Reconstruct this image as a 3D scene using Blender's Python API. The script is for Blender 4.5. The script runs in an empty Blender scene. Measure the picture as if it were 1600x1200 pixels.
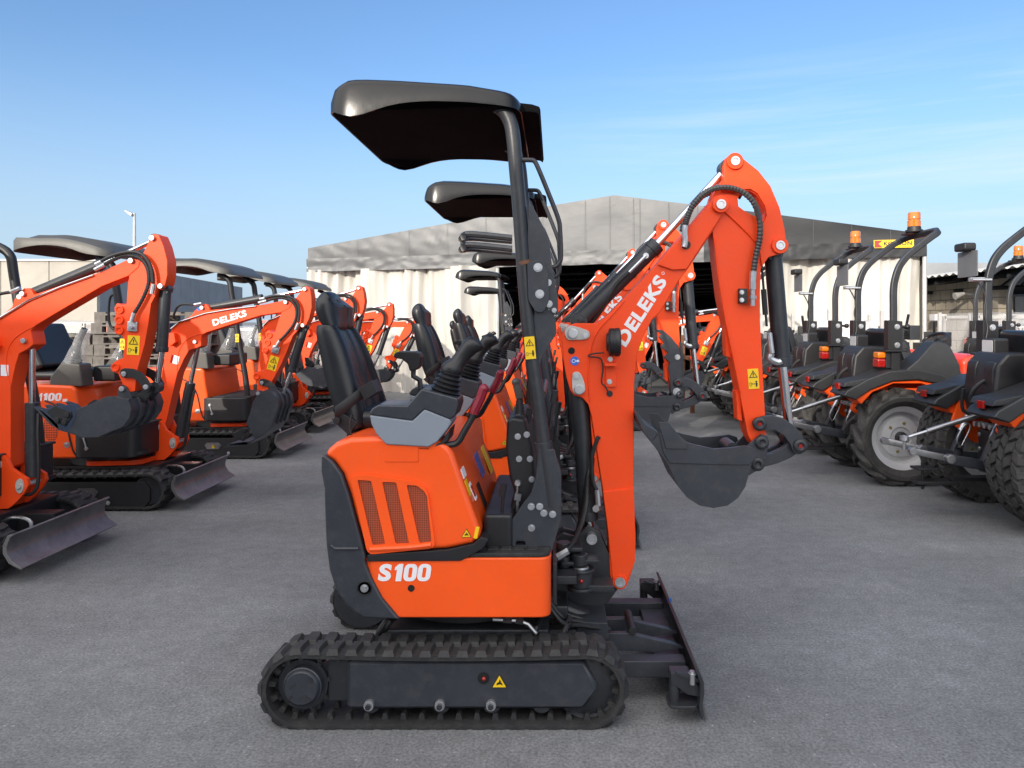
import bpy, bmesh, math, random
from math import sin, cos, pi, radians, sqrt, atan2, hypot
from mathutils import Vector, Matrix, geometry, noise
random.seed(7)
C = bpy.context.scene.collection
F, UV, VV, ZC = 1160.0, 867.0, 502.0, 1.335   # focal length and vanishing point of the (shifted) lens, eye height
def W(u, v, Y): return ((u-UV)*Y/F, ZC-(v-VV)*Y/F)          # a traced outline at its own depth -> metres (x, z)
def O(pts, Y): return [W(u, v, Y) for u, v in pts]
def V3(u, v, Y):
    x, z = W(u, v, Y); return Vector((x, Y, z))

# ------------------------------------------------------------------ mesh builder
SPLIT = set('bolt bucket_link curved_link hose pin pin_boss hose_fitting travel_lever track_roller tooth push_arm cast_marks threaded_end seam upright end_eye grease_nipple wear_rib weld_bead stiffening_rib lettering_ frame_post moulded_panel link_end stop_plate valve_fitting coupler bore wear_plate gusset_plate hinge_plate post cheek_plate blade_clevis hydraulic_pipe'.split())
def pieces(bm):
    """connected islands, those that touch or overlap joined together"""
    seen, isl = set(), []
    for v in bm.verts:
        if v in seen: continue
        st, g = [v], []; seen.add(v)
        while st:
            x = st.pop(); g.append(x)
            for e in x.link_edges:
                y = e.other_vert(x)
                if y not in seen: seen.add(y); st.append(y)
        isl.append(g)
    bx = [[min(v.co[k] for v in g)-.001 for k in range(3)]+[max(v.co[k] for v in g)+.001 for k in range(3)] for g in isl]
    par = list(range(len(isl)))
    def fd(i):
        while par[i] != i: i = par[i]
        return i
    for i in range(len(isl)):
        for j in range(i):
            if all(bx[i][k] <= bx[j][k+3] and bx[j][k] <= bx[i][k+3] for k in range(3)): par[fd(i)] = fd(j)
    out = {}
    for i, g in enumerate(isl): out.setdefault(fd(i), []).extend(g)
    return list(out.values())
def weigh(me):
    """face-area weighted corner normals, so broad flat faces stay flat beside their rounded edges"""
    nl = len(me.loops); N_ = [None]*nl
    acc = {}
    sharp = [False]*len(me.edges)
    at = me.attributes.get('sharp_edge')
    if at: at.data.foreach_get('value', sharp)
    vf = {}
    for p in me.polygons:
        for li in p.loop_indices: vf.setdefault(me.loops[li].vertex_index, []).append((p.index, li))
    ef = {}
    for p in me.polygons:
        for li in p.loop_indices: ef.setdefault(me.loops[li].edge_index, []).append(p.index)
    ve = {}
    for e in me.edges:
        for v in e.vertices: ve.setdefault(v, []).append(e.index)
    P = me.polygons
    for v, fl in vf.items():
        par = {f: f for f, _ in fl}
        def fd(x):
            while par[x] != x: x = par[x]
            return x
        for e in ve[v]:
            fs = ef.get(e, [])
            if len(fs) == 2 and not sharp[e] and fs[0] in par and fs[1] in par: par[fd(fs[0])] = fd(fs[1])
        sm = {}
        for f in par: r = fd(f); sm[r] = sm.get(r, Vector((0,0,0)))+P[f].normal*P[f].area
        for f, li in fl: N_[li] = sm[fd(f)].normalized() if sm[fd(f)].length > 1e-12 else P[f].normal
    me.normals_split_custom_set([tuple(n) if n is not None else (0,0,0) for n in N_])
class MB:
    def __init__(s): s.bm = bmesh.new()
    def face(s, vs):
        try: return s.bm.faces.new(vs)
        except ValueError: return None
    def prism(s, pts, y0, y1, holes=(), ax='y'):
        f = {'y': lambda a, b, c: (a, c, b), 'x': lambda a, b, c: (c, a, b), 'z': lambda a, b, c: (a, b, c)}[ax]
        loops = [list(pts)]+[list(h) for h in holes]
        A = [[s.bm.verts.new(f(p[0], p[1], y0)) for p in l] for l in loops]
        B = [[s.bm.verts.new(f(p[0], p[1], y1)) for p in l] for l in loops]
        for a, b in zip(A, B):
            n = len(a)
            for i in range(n): s.face([a[i], a[(i+1) % n], b[(i+1) % n], b[i]])
        if not holes: s.face(A[0]); s.face(B[0][::-1])
        else:
            tri = geometry.tessellate_polygon([[Vector((p[0], p[1], 0)) for p in l] for l in loops])
            fa = [v for l in A for v in l]; fb = [v for l in B for v in l]
            for t in tri: s.face([fa[i] for i in t]); s.face([fb[i] for i in t][::-1])
        return s
    def box(s, x0, x1, y0, y1, z0, z1):
        return s.prism([(x0, z0), (x1, z0), (x1, z1), (x0, z1)], y0, y1)
    def rings(s, rr, caps=True, closed=False):
        vv = [[s.bm.verts.new(p) for p in r] for r in rr]
        m = len(vv)
        for i in range(m if closed else m-1):
            a, b = vv[i], vv[(i+1) % m]; n = len(a)
            for j in range(n): s.face([a[j], a[(j+1) % n], b[(j+1) % n], b[j]])
        if caps and not closed: s.face(vv[0][::-1]); s.face(vv[-1])
        return s
    def cyl(s, p0, p1, r, r2=None, n=18):
        p0, p1 = Vector(p0), Vector(p1); d = (p1-p0).normalized()
        a = d.orthogonal().normalized(); b = d.cross(a); r2 = r if r2 is None else r2
        return s.rings([[p+(a*cos(2*pi*k/n)+b*sin(2*pi*k/n))*q for k in range(n)] for p, q in ((p0, r), (p1, r2))])
    def tube(s, path, r, n=8, sm=0, closed=False, rib=0, sq=None):
        P = [Vector(p) for p in path]
        if sm: P = cat(P, sm, closed)
        m = len(P); up = None; rr = []
        for i, p in enumerate(P):
            t = ((P[(i+1) % m] if closed or i < m-1 else p)-(P[i-1] if closed or i > 0 else p)).normalized()
            if up is None: up = Vector((0, 1, 0)) if abs(t.y) < .9 else Vector((1, 0, 0))
            b = t.cross(up).normalized(); up = b.cross(t).normalized()
            q = r*(1+rib*(1 if i % 2 else -1))
            if sq: hw, hh = sq; rr.append([p+up*a*hw+b*c*hh for a, c in ((-1, -.7), (-.7, -1), (.7, -1), (1, -.7), (1, .7), (.7, 1), (-.7, 1), (-1, .7))])
            else: rr.append([p+(up*cos(2*pi*k/n)+b*sin(2*pi*k/n))*q for k in range(n)])
        return s.rings(rr, not closed, closed)
    def lathe(s, prof, c, ax='y', n=32, loop=False):          # prof: (radius, offset along axis)
        c = Vector(c); rr = []
        for r, o in prof:
            ring = []
            for k in range(n):
                a, b = r*cos(2*pi*k/n), r*sin(2*pi*k/n)
                ring.append(c+Vector({'y': (a, o, b), 'z': (a, b, o), 'x': (o, a, b)}[ax]))
            rr.append(ring)
        return s.rings(rr, not loop, loop)
    def bolt(s, p, r, d=(0, -1, 0), h=.6):
        p, d = Vector(p), Vector(d)
        s.cyl(p, p+d*r*.25, r*1.25, n=14); return s.cyl(p+d*r*.2, p+d*r*(.2+h), r, r*.92, n=6)
    def grid(s, f, nu, nv):
        g = [[s.bm.verts.new(f(i/nu, j/nv)) for j in range(nv+1)] for i in range(nu+1)]
        for i in range(nu):
            for j in range(nv): s.face([g[i][j], g[i+1][j], g[i+1][j+1], g[i][j+1]])
        return s
    def ball(s, c, r, sc=(1, 1, 1), n=12, rot=None):
        M = Matrix.Translation(c) @ (rot.to_4x4() if rot else Matrix()) @ Matrix.Diagonal((*sc, 1))
        bmesh.ops.create_uvsphere(s.bm, u_segments=n, v_segments=max(6, n*2//3), radius=r, matrix=M); return s
    def text(s, body, p, w, h, ang=0, shear=0, d=.0015, bold=.03, sp=1.0):
        # lettering in a plane that faces -y; p = lower left corner
        c = bpy.data.curves.new('t', 'FONT'); c.body = body; c.offset = bold; c.resolution_u = 4; c.extrude = .002; c.space_character = sp
        o = bpy.data.objects.new('t', c); me = bpy.data.meshes.new_from_object(o)
        xs = [v.co.x for v in me.vertices]; ys = [v.co.y for v in me.vertices]
        x0, y0 = min(xs), min(ys); sx, sy = w/(max(xs)-x0), h/(max(ys)-y0)
        vs = []
        for v in me.vertices:
            a, b = (v.co.x-x0)*sx, (v.co.y-y0)*sy; a += b*shear
            vs.append(s.bm.verts.new((p[0]+a*cos(ang)-b*sin(ang), p[1]-(d if v.co.z > 0 else 0), p[2]+a*sin(ang)+b*cos(ang))))
        for f in me.polygons: s.face([vs[i] for i in f.vertices])
        bpy.data.objects.remove(o); bpy.data.curves.remove(c); bpy.data.meshes.remove(me); return s
    def xf(s, M): s.bm.transform(M); return s
    def build(s, name, m, parent=None, bv=0, seg=2, flat=False, ang=35):
        if name in SPLIT:
            ps = pieces(s.bm)
            if len(ps) > 1:
                first = None
                for vs in ps:
                    q = MB(); mp = {v: q.bm.verts.new(v.co) for v in vs}
                    for f in {f for v in vs for f in v.link_faces}: q.face([mp[v] for v in f.verts])
                    o = q.build1(name, m, parent, bv, seg, flat, ang); first = first or o
                s.bm.free(); return first
        return s.build1(name, m, parent, bv, seg, flat, ang)
    def build1(s, name, m, parent=None, bv=0, seg=2, flat=False, ang=35):
        bm = s.bm
        bmesh.ops.recalc_face_normals(bm, faces=bm.faces)
        if bv:
            E = [e for e in bm.edges if len(e.link_faces) == 2 and e.calc_face_angle(0) > .6]
            bmesh.ops.bevel(bm, geom=E, offset=bv, segments=seg, affect='EDGES', clamp_overlap=True, profile=.5)
        me = bpy.data.meshes.new(name)
        r = parent
        while r is not None and r.parent is not None: r = r.parent
        if r is not None: bm.transform(Matrix.Translation(-r.location))
        bm.to_mesh(me); bm.free()
        if not flat:
            me.polygons.foreach_set('use_smooth', [True]*len(me.polygons)); me.set_sharp_from_angle(angle=radians(ang))
        me.materials.append(m)
        if bv: weigh(me)
        o = bpy.data.objects.new(name, me); C.objects.link(o); o.parent = parent
        return o
def cat(P, n, closed=False):
    P = [Vector(p) for p in P]; out = []; m = len(P)
    for i in range(m if closed else m-1):
        g = (lambda k: P[k % m]) if closed else (lambda k: P[max(0, min(m-1, k))])
        a, b, c, d = g(i-1), g(i), g(i+1), g(i+2)
        for k in range(n):
            t = k/n; out.append(.5*((2*b)+(c-a)*t+(2*a-5*b+4*c-d)*t*t+(3*b-a-3*c+d)*t**3))
    if not closed: out.append(P[-1])
    return out
def cat2(pts, n=4, closed=True): return [(p.x, p.y) for p in cat([Vector((a, b, 0)) for a, b in pts], n, closed)]
def rnd(pts, r, n=4):                            # polygon with rounded corners
    out = []; m = len(pts)
    for i in range(m):
        p, a, b = Vector(pts[i]), Vector(pts[i-1]), Vector(pts[(i+1) % m])
        da, db = (a-p), (b-p); q = min(r, da.length*.45, db.length*.45)
        p0, p1 = p+da.normalized()*q, p+db.normalized()*q
        for k in range(n+1):
            t = k/n; x = p0*(1-t)**2+p*2*t*(1-t)+p1*t*t; out.append((x.x, x.y))
    return out
def circ(x, z, r, n=20): return [(x+r*cos(2*pi*k/n), z+r*sin(2*pi*k/n)) for k in range(n)]

def tag(o, label=None, cat=None, group=None, kind=None):
    for k, v in (('label', label), ('category', cat), ('group', group), ('kind', kind)):
        if v: o[k] = v
    return o
def thing(name, label, cat, loc, group=None):
    o = bpy.data.objects.new(name, None); C.objects.link(o); o.location = loc; o.empty_display_size = .1
    return tag(o, label, cat, group)
def dup(root, loc, label, skip=(), scale=1):
    def cp(o, par):
        if o.name.split('.')[0] in skip: return None
        c = o.copy(); C.objects.link(c); c.parent = par
        for ch in list(o.children): cp(ch, c)
        return c
    r = cp(root, None); r.location = loc; r['label'] = label; r.scale = (scale,)*3
    return r

# ------------------------------------------------------------------ materials
def mat(name, col, rough=.5, metal=0, var=.12, vs=6, bump=0, bs=60, coat=0, rv=.1, alpha=1, trans=0, spec=.5, dust=0):
    m = bpy.data.materials.new(name); m.use_nodes = True; N, L = m.node_tree.nodes, m.node_tree.links
    b = N['Principled BSDF']; b.inputs['Metallic'].default_value = metal; b.inputs['Coat Weight'].default_value = coat
    b.inputs['Coat Roughness'].default_value = .06; b.inputs['Specular IOR Level'].default_value = spec
    b.inputs['Alpha'].default_value = alpha; b.inputs['Transmission Weight'].default_value = trans
    tc = N.new('ShaderNodeTexCoord')
    n = N.new('ShaderNodeTexNoise'); n.inputs['Scale'].default_value = vs; n.inputs['Detail'].default_value = 6; n.inputs['Roughness'].default_value = .65
    L.new(tc.outputs['Object'], n.inputs['Vector'])
    mr = N.new('ShaderNodeMapRange'); mr.inputs['From Min'].default_value = .3; mr.inputs['From Max'].default_value = .7
    mr.inputs['To Min'].default_value = 1-var; mr.inputs['To Max'].default_value = 1+var; L.new(n.outputs['Fac'], mr.inputs['Value'])
    mx = N.new('ShaderNodeMix'); mx.data_type = 'RGBA'; mx.blend_type = 'MULTIPLY'; mx.inputs['Factor'].default_value = 1
    mx.inputs[6].default_value = (*col, 1); L.new(mr.outputs[0], mx.inputs[7])
    out = mx.outputs[2]
    if dust:
        n2 = N.new('ShaderNodeTexNoise'); n2.inputs['Scale'].default_value = 22; n2.inputs['Detail'].default_value = 9; n2.inputs['Roughness'].default_value = .75
        L.new(tc.outputs['Object'], n2.inputs['Vector'])
        r2 = N.new('ShaderNodeMapRange'); r2.inputs['From Min'].default_value = .48; r2.inputs['From Max'].default_value = .72; r2.inputs['To Max'].default_value = dust
        L.new(n2.outputs['Fac'], r2.inputs['Value'])
        m2 = N.new('ShaderNodeMix'); m2.data_type = 'RGBA'; L.new(r2.outputs[0], m2.inputs['Factor']); L.new(out, m2.inputs[6]); m2.inputs[7].default_value = (.2, .19, .175, 1)
        out = m2.outputs[2]
    L.new(out, b.inputs['Base Color'])
    rr = N.new('ShaderNodeMapRange'); rr.inputs['To Min'].default_value = max(.02, rough-rv); rr.inputs['To Max'].default_value = rough+rv
    L.new(n.outputs['Fac'], rr.inputs['Value']); L.new(rr.outputs[0], b.inputs['Roughness'])
    if bump:
        n3 = N.new('ShaderNodeTexNoise'); n3.inputs['Scale'].default_value = bs; n3.inputs['Detail'].default_value = 4; L.new(tc.outputs['Object'], n3.inputs['Vector'])
        bp = N.new('ShaderNodeBump'); bp.inputs['Strength'].default_value = bump; bp.inputs['Distance'].default_value = .01
        L.new(n3.outputs['Fac'], bp.inputs['Height']); L.new(bp.outputs[0], b.inputs['Normal'])
    m.diffuse_color = (*col, 1)
    return m
ORANGE = mat('orange_paint', (.92, .098, .010),   .36, var=.06, coat=.28, bump=.03, bs=90, vs=3, spec=.35, dust=.05)
FENDER = mat('fender_plastic', (.016, .017, .019), .48, var=.1, bump=.04, bs=200, dust=.05)
ORANGE2 = mat('orange_paint_boom', (.88, .070, .009), .45, var=.06, coat=.0, bump=.06, bs=80, vs=3, spec=.3, dust=.06)
RED = mat('red_orange', (.78, .05, .015), .4, var=.08, coat=.2)
CHAR = mat('charcoal_paint', (.026, .030, .039), .42, var=.1, coat=.1, bump=.06, bs=220, dust=.12)
DARK = mat('dark_metal', (.022, .024, .029), .4, var=.15, bump=.05, bs=120, dust=.08)
BLACK = mat('black_plastic', (.012, .012, .014), .45, var=.1, bump=.04, bs=200)
VOID = mat('black_hole', (.004, .004, .004), .8)
RUBBER = mat('track_rubber', (.02, .02, .021), .72, var=.3, bump=.25, bs=120, dust=.12)
TYRE = mat('tyre_rubber', (.040, .038, .036), .75, var=.2, bump=.2, bs=80, dust=.22)
HOSE = mat('hose_rubber', (.012, .012, .013), .5)
SLEEVE = mat('spiral_sleeve', (.05, .048, .047), .35)
CANOPY = mat('canopy_plastic', (.010, .010, .011), .22, var=.06, bump=.02, bs=40, coat=0, vs=3, spec=.33)
LINING = mat('canopy_lining', (.005, .005, .006), .8, spec=.05)
CANOPYG = mat('canopy_grey_plastic', (.075, .072, .065), .45, var=.1, bump=.05, bs=90)
VINYL = mat('black_vinyl', (.009, .010, .013), .36, var=.1, bump=.06, bs=300)
GREY = mat('grey_plastic', (.215, .245, .29), .45, var=.04)
CHROME = mat('chrome_rod', (.62, .61, .62), .16, 1, var=.03)
ZINC = mat('zinc_bolt', (.52, .53, .55), .36, .85, var=.15, vs=40)
STEEL = mat('bare_steel', (.33, .33, .34), .3, .9, var=.15, vs=14)
WORN = mat('worn_blade', (.17, .165, .165), .38, .5, var=.35, vs=8)
YEL = mat('yellow_sticker', (.85, .55, .01), .4, var=.03)
WHITE = mat('white_vinyl', (.80, .80, .82), .4, var=.02)
BLUE = mat('blue_sticker', (.02, .13, .55), .4)
CRIM = mat('crimson_grip', (.20, .008, .022), .3)
INK = mat('black_ink', (.01, .01, .01), .5)
LENSR = mat('red_lens', (.30, .010, .008), .15, coat=.5)
AMBER = mat('amber_lens', (.9, .24, .01), .12, coat=.5, trans=.35)
GLASS = mat('lamp_glass', (.4, .41, .43), .12, var=.05)
RIM = mat('rim_silver', (.66, .66, .67), .35, .3, var=.08)
BAG = mat('clear_plastic', (.80, .82, .84), .1, var=.1, alpha=.2, bump=.7, bs=16, spec=.8)
WRAP = mat('stretch_wrap', (.72, .72, .72), .2, alpha=.26, bump=.8, bs=12)
WOOD = mat('pallet_wood', (.33, .25, .17), .8, var=.35, vs=9, bump=.2)
OLDWOOD = mat('weathered_wood', (.15, .135, .12), .85, var=.35, vs=9, bump=.2)
RUST = mat('rusty_steel', (.17, .075, .04), .7, .2, var=.4, vs=14)
GALV = mat('galvanised_steel', (.50, .49, .47), .5, .3, var=.15)
TARP = mat('white_tarp', (.72, .69, .65), .5, var=.1, bump=.6, bs=7)
BRONZE = mat('bronze_tint', (.06, .055, .05), .4)
# perforated grille: orange wire mesh over a dark recess
def grille(name, a, b, sc):
    m = mat(name, a, .6); N, L = m.node_tree.nodes, m.node_tree.links
    tc = N.new('ShaderNodeTexCoord'); sx = N.new('ShaderNodeSeparateXYZ'); L.new(tc.outputs['Object'], sx.inputs[0])
    fs = []
    for ax in (0, 2):
        k = N.new('ShaderNodeMath'); k.operation = 'MULTIPLY'; k.inputs[1].default_value = sc; L.new(sx.outputs[ax], k.inputs[0])
        q = N.new('ShaderNodeMath'); q.operation = 'FRACT'; L.new(k.outputs[0], q.inputs[0])
        g = N.new('ShaderNodeMath'); g.operation = 'GREATER_THAN'; g.inputs[1].default_value = .42; L.new(q.outputs[0], g.inputs[0]); fs.append(g)
    mu = N.new('ShaderNodeMath'); mu.operation = 'MULTIPLY'; L.new(fs[0].outputs[0], mu.inputs[0]); L.new(fs[1].outputs[0], mu.inputs[1])
    mx = N.new('ShaderNodeMix'); mx.data_type = 'RGBA'; L.new(mu.outputs[0], mx.inputs['Factor']); mx.inputs[6].default_value = (*a, 1); mx.inputs[7].default_value = (*b, 1)
    L.new(mx.outputs[2], N['Principled BSDF'].inputs['Base Color']); return m
GRILLE = grille('orange_wire_grille', (.42, .07, .02), (.03, .008, .006), 165)
GRILLE2 = grille('orange_hole_grille', (.7, .08, .012), (.08, .012, .006), 60)

# ------------------------------------------------------------------ shared pieces
def belt_path(c0, c1, r, n=14):
    """stadium loop round two centres (x,z) with the same radius; returns points, normals"""
    out = []
    for k in range(n+1):
        a = pi/2+pi*k/n; out.append((c0[0]+r*cos(a), c0[1]+r*sin(a), cos(a), sin(a)))
    m = 16
    for k in range(1, m): out.append((c0[0]+(c1[0]-c0[0])*k/m, c0[1]-r+(c1[1]-c0[1])*k/m, 0, -1))
    for k in range(n+1):
        a = -pi/2+pi*k/n; out.append((c1[0]+r*cos(a), c1[1]+r*sin(a), cos(a), sin(a)))
    for k in range(1, m):
        t = k/m; sag = -.008*sin(pi*t)
        out.append((c1[0]+(c0[0]-c1[0])*t, c1[1]+r+(c0[1]-c1[1])*t+sag, 0, 1))
    return out
def rubber_track(parent, c0, c1, r, y0, y1, near, lugs=46, lh=.0135, th=.018):
    P = belt_path(c0, c1, r-lh); mb = MB(); rr = []
    for x, z, nx, nz in P: rr.append([(x+nx*o, y, z+nz*o) for o, y in ((0, y0), (0, y1), (-th, y1), (-th, y0))])
    mb.rings(rr, False, True)
    S = [0]
    for i in range(len(P)): a, b = P[i], P[(i+1) % len(P)]; S.append(S[-1]+hypot(b[0]-a[0], b[1]-a[1]))
    def at(s):
        s %= S[-1]
        for i in range(len(P)):
            if S[i+1] >= s:
                t = (s-S[i])/max(1e-9, S[i+1]-S[i]); a, b = P[i], P[(i+1) % len(P)]
                nx, nz = a[2]*(1-t)+b[2]*t, a[3]*(1-t)+b[3]*t; q = hypot(nx, nz)
                return a[0]*(1-t)+b[0]*t, a[1]*(1-t)+b[1]*t, nx/q, nz/q
    ym = (y0+y1)/2; w = S[-1]/lugs
    for k in range(lugs):
        for half in (0, 1):
            x, z, nx, nz = at((k+.5*half)*w+.01); tx, tz = -nz, nx
            ya, yb = ((y0-.004, ym+.012) if half == 0 else (ym-.012, y1+.004))
            q = .34*w; sk = .16*w*(1 if half else -1); ring0, ring1 = [], []
            for a, y, e in ((-q, ya, 0), (q, ya, 0), (q*1.1+sk, (ya+yb)/2, 1), (q+sk, yb, 0), (-q+sk, yb, 0), (-q*1.1, (ya+yb)/2, 1)):
                ring0.append((x+tx*a-nx*.004, y, z+tz*a-nz*.004))
                c = .012 if y in (ya, yb) else 0; yy = y+(c if y == ya else -c if y == yb else 0)
                a2 = a*.68; h = lh*(1 if e else .92); ring1.append((x+tx*a2+nx*h, yy, z+tz*a2+nz*h))
            mb.rings([ring0, ring1])
        x, z, nx, nz = at(k*w); tx, tz = -nz, nx          # inner guide teeth
        for ya, yb in ((ym-.05, ym-.022), (ym+.022, ym+.05)):
            mb.rings([[(x+tx*a-nx*(th-.002), y, z+tz*a-nz*(th-.002)) for a, y in ((-.012, ya), (.012, ya), (.012, yb), (-.012, yb))],
                      [(x+tx*a-nx*(th+.022), y, z+tz*a-nz*(th+.022)) for a, y in ((-.006, ya), (.006, ya), (.006, yb), (-.006, yb))]])
    return mb.build('rubber_track', RUBBER, parent, ang=30)
def decal(parent, name, pts, y, m, th=.0025):
    return MB().prism(pts, y-th, y).build(name, m, parent, flat=True)
def quad(cx, cz, w, h, a=0):
    return [(cx+x*cos(a)-z*sin(a), cz+x*sin(a)+z*cos(a)) for x, z in ((-w/2, -h/2), (w/2, -h/2), (w/2, h/2), (-w/2, h/2))]
def model_no(mb, letter, x, y, z, w, h, shear=.14):
    """letter + 100 in heavy rounded figures (x, z = lower left corner)"""
    sk = lambda P: [(a+(b-z)*shear, b) for a, b in P]; d = .0015
    lw = w*.245; mb.text(letter, (x,y,z), lw, h, 0, shear, bold=.045)
    a = x+w*.30; ow = w*.15
    mb.prism(sk([(a+ow*.28,z),(a+ow,z),(a+ow,z+h),(a+ow*.45,z+h),(a,z+h*.80),(a,z+h*.62),(a+ow*.28,z+h*.68)]), y-d, y)
    for k in (0,1):
        c = x+w*(.48+.265*k); q = w*.25
        mb.prism(sk(rnd([(c,z),(c+q,z),(c+q,z+h),(c,z+h)],q*.5,6)), y-d, y, [sk(rnd([(c+q*.36,z+h*.2),(c+q*.64,z+h*.2),(c+q*.64,z+h*.8),(c+q*.36,z+h*.8)],q*.14,4))])
    return mb
def warn_label(parent, cx, cz, w, h, y, a=0, up=True):
    """tall yellow safety sticker: a warning triangle over a little figure with arrows"""
    p = decal(parent, 'warning_label', quad(cx, cz, w, h, a), y, YEL)
    ink = MB(); s = w*.4; y -= .0025
    T = lambda q: [(cx+x*cos(a)-z*sin(a), cz+x*sin(a)+z*cos(a)) for x, z in q]
    t0 = h*.22
    ink.prism(T([(-s, t0-s*.75), (s, t0-s*.75), (0, t0+s*.95)]), y-.001, y, [T([(-s*.74, t0-s*.6), (s*.74, t0-s*.6), (0, t0+s*.66)])])
    ink.prism(T([(-s*.09, t0-s*.2), (s*.09, t0-s*.2), (s*.14, t0+s*.3), (-s*.14, t0+s*.3)]), y-.001, y)
    ink.prism(T([(-s*.1, t0-s*.48), (s*.1, t0-s*.48), (s*.1, t0-s*.3), (-s*.1, t0-s*.3)]), y-.001, y)
    b = -h*.25; sg = 1 if up else -1
    px = sg*s*.62
    ink.prism(T([(px+s*.22*cos(k*pi/5), b+s*.5+s*.22*sin(k*pi/5)) for k in range(10)]), y-.001, y)
    ink.prism(T([(px-s*.25, b-s*.05), (px-s*.12, b-s*.7), (px+s*.12, b-s*.7), (px+s*.25, b-s*.05), (px+s*.2, b+s*.25), (px-s*.2, b+s*.25)]), y-.001, y)
    for k in (-1, 1):
        ax = -sg*s*.1+k*s*.12
        ink.prism(T([(ax+k*s*.25, b), (ax, b+s*.18), (ax, b-s*.18)]), y-.001, y)
    qx = -sg*s*.75
    ink.prism(T([(qx-s*.22, b-s*.5), (qx+s*.22, b-s*.5), (qx+s*.22, b+s*.35), (qx-s*.22, b+s*.35)]), y-.001, y,
              [T([(qx-s*.15, b-s*.43), (qx+s*.15, b-s*.43), (qx+s*.15, b+s*.28), (qx-s*.15, b+s*.28)])])
    ink.build('pictogram', INK, p, flat=True); return p
def tri_label(parent, cx, cz, s, y):
    p = decal(parent, 'warning_triangle', rnd([(cx-s, cz-s*.8), (cx+s, cz-s*.8), (cx, cz+s*.95)], s*.08), y, INK)
    q = decal(p, 'yellow_field', [(cx-s*.86, cz-s*.72), (cx+s*.86, cz-s*.72), (cx, cz+s*.78)], y-.0025, YEL, .001)
    i = MB(); yy = y-.0035
    i.prism([(cx-s*.4, cz-s*.45), (cx+s*.1, cz-s*.3), (cx+s*.42, cz-s*.5), (cx+s*.35, cz-s*.2), (cx+s*.05, cz), (cx-s*.3, cz-s*.15)], yy-.001, yy)
    i.prism([(cx-s*.05, cz+.02*s), (cx+s*.22, cz-.02*s), (cx+s*.05, cz+s*.32)], yy-.001, yy)
    i.build('pictogram', INK, p, flat=True); return p
def ribs_bellow(mb, p0, p1, r0, r1, n=6):
    p0, p1 = Vector(p0), Vector(p1); d = (p1-p0).normalized(); a = d.orthogonal().normalized(); b = d.cross(a); rr = []
    for i in range(n*2+1):
        t = i/(n*2); p = p0.lerp(p1, t); r = (r0+(r1-r0)*t)*(1 if i % 2 == 0 else .8)
        rr.append([p+(a*cos(2*pi*k/18)+b*sin(2*pi*k/18))*r for k in range(18)])
    return mb.rings(rr)
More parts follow.
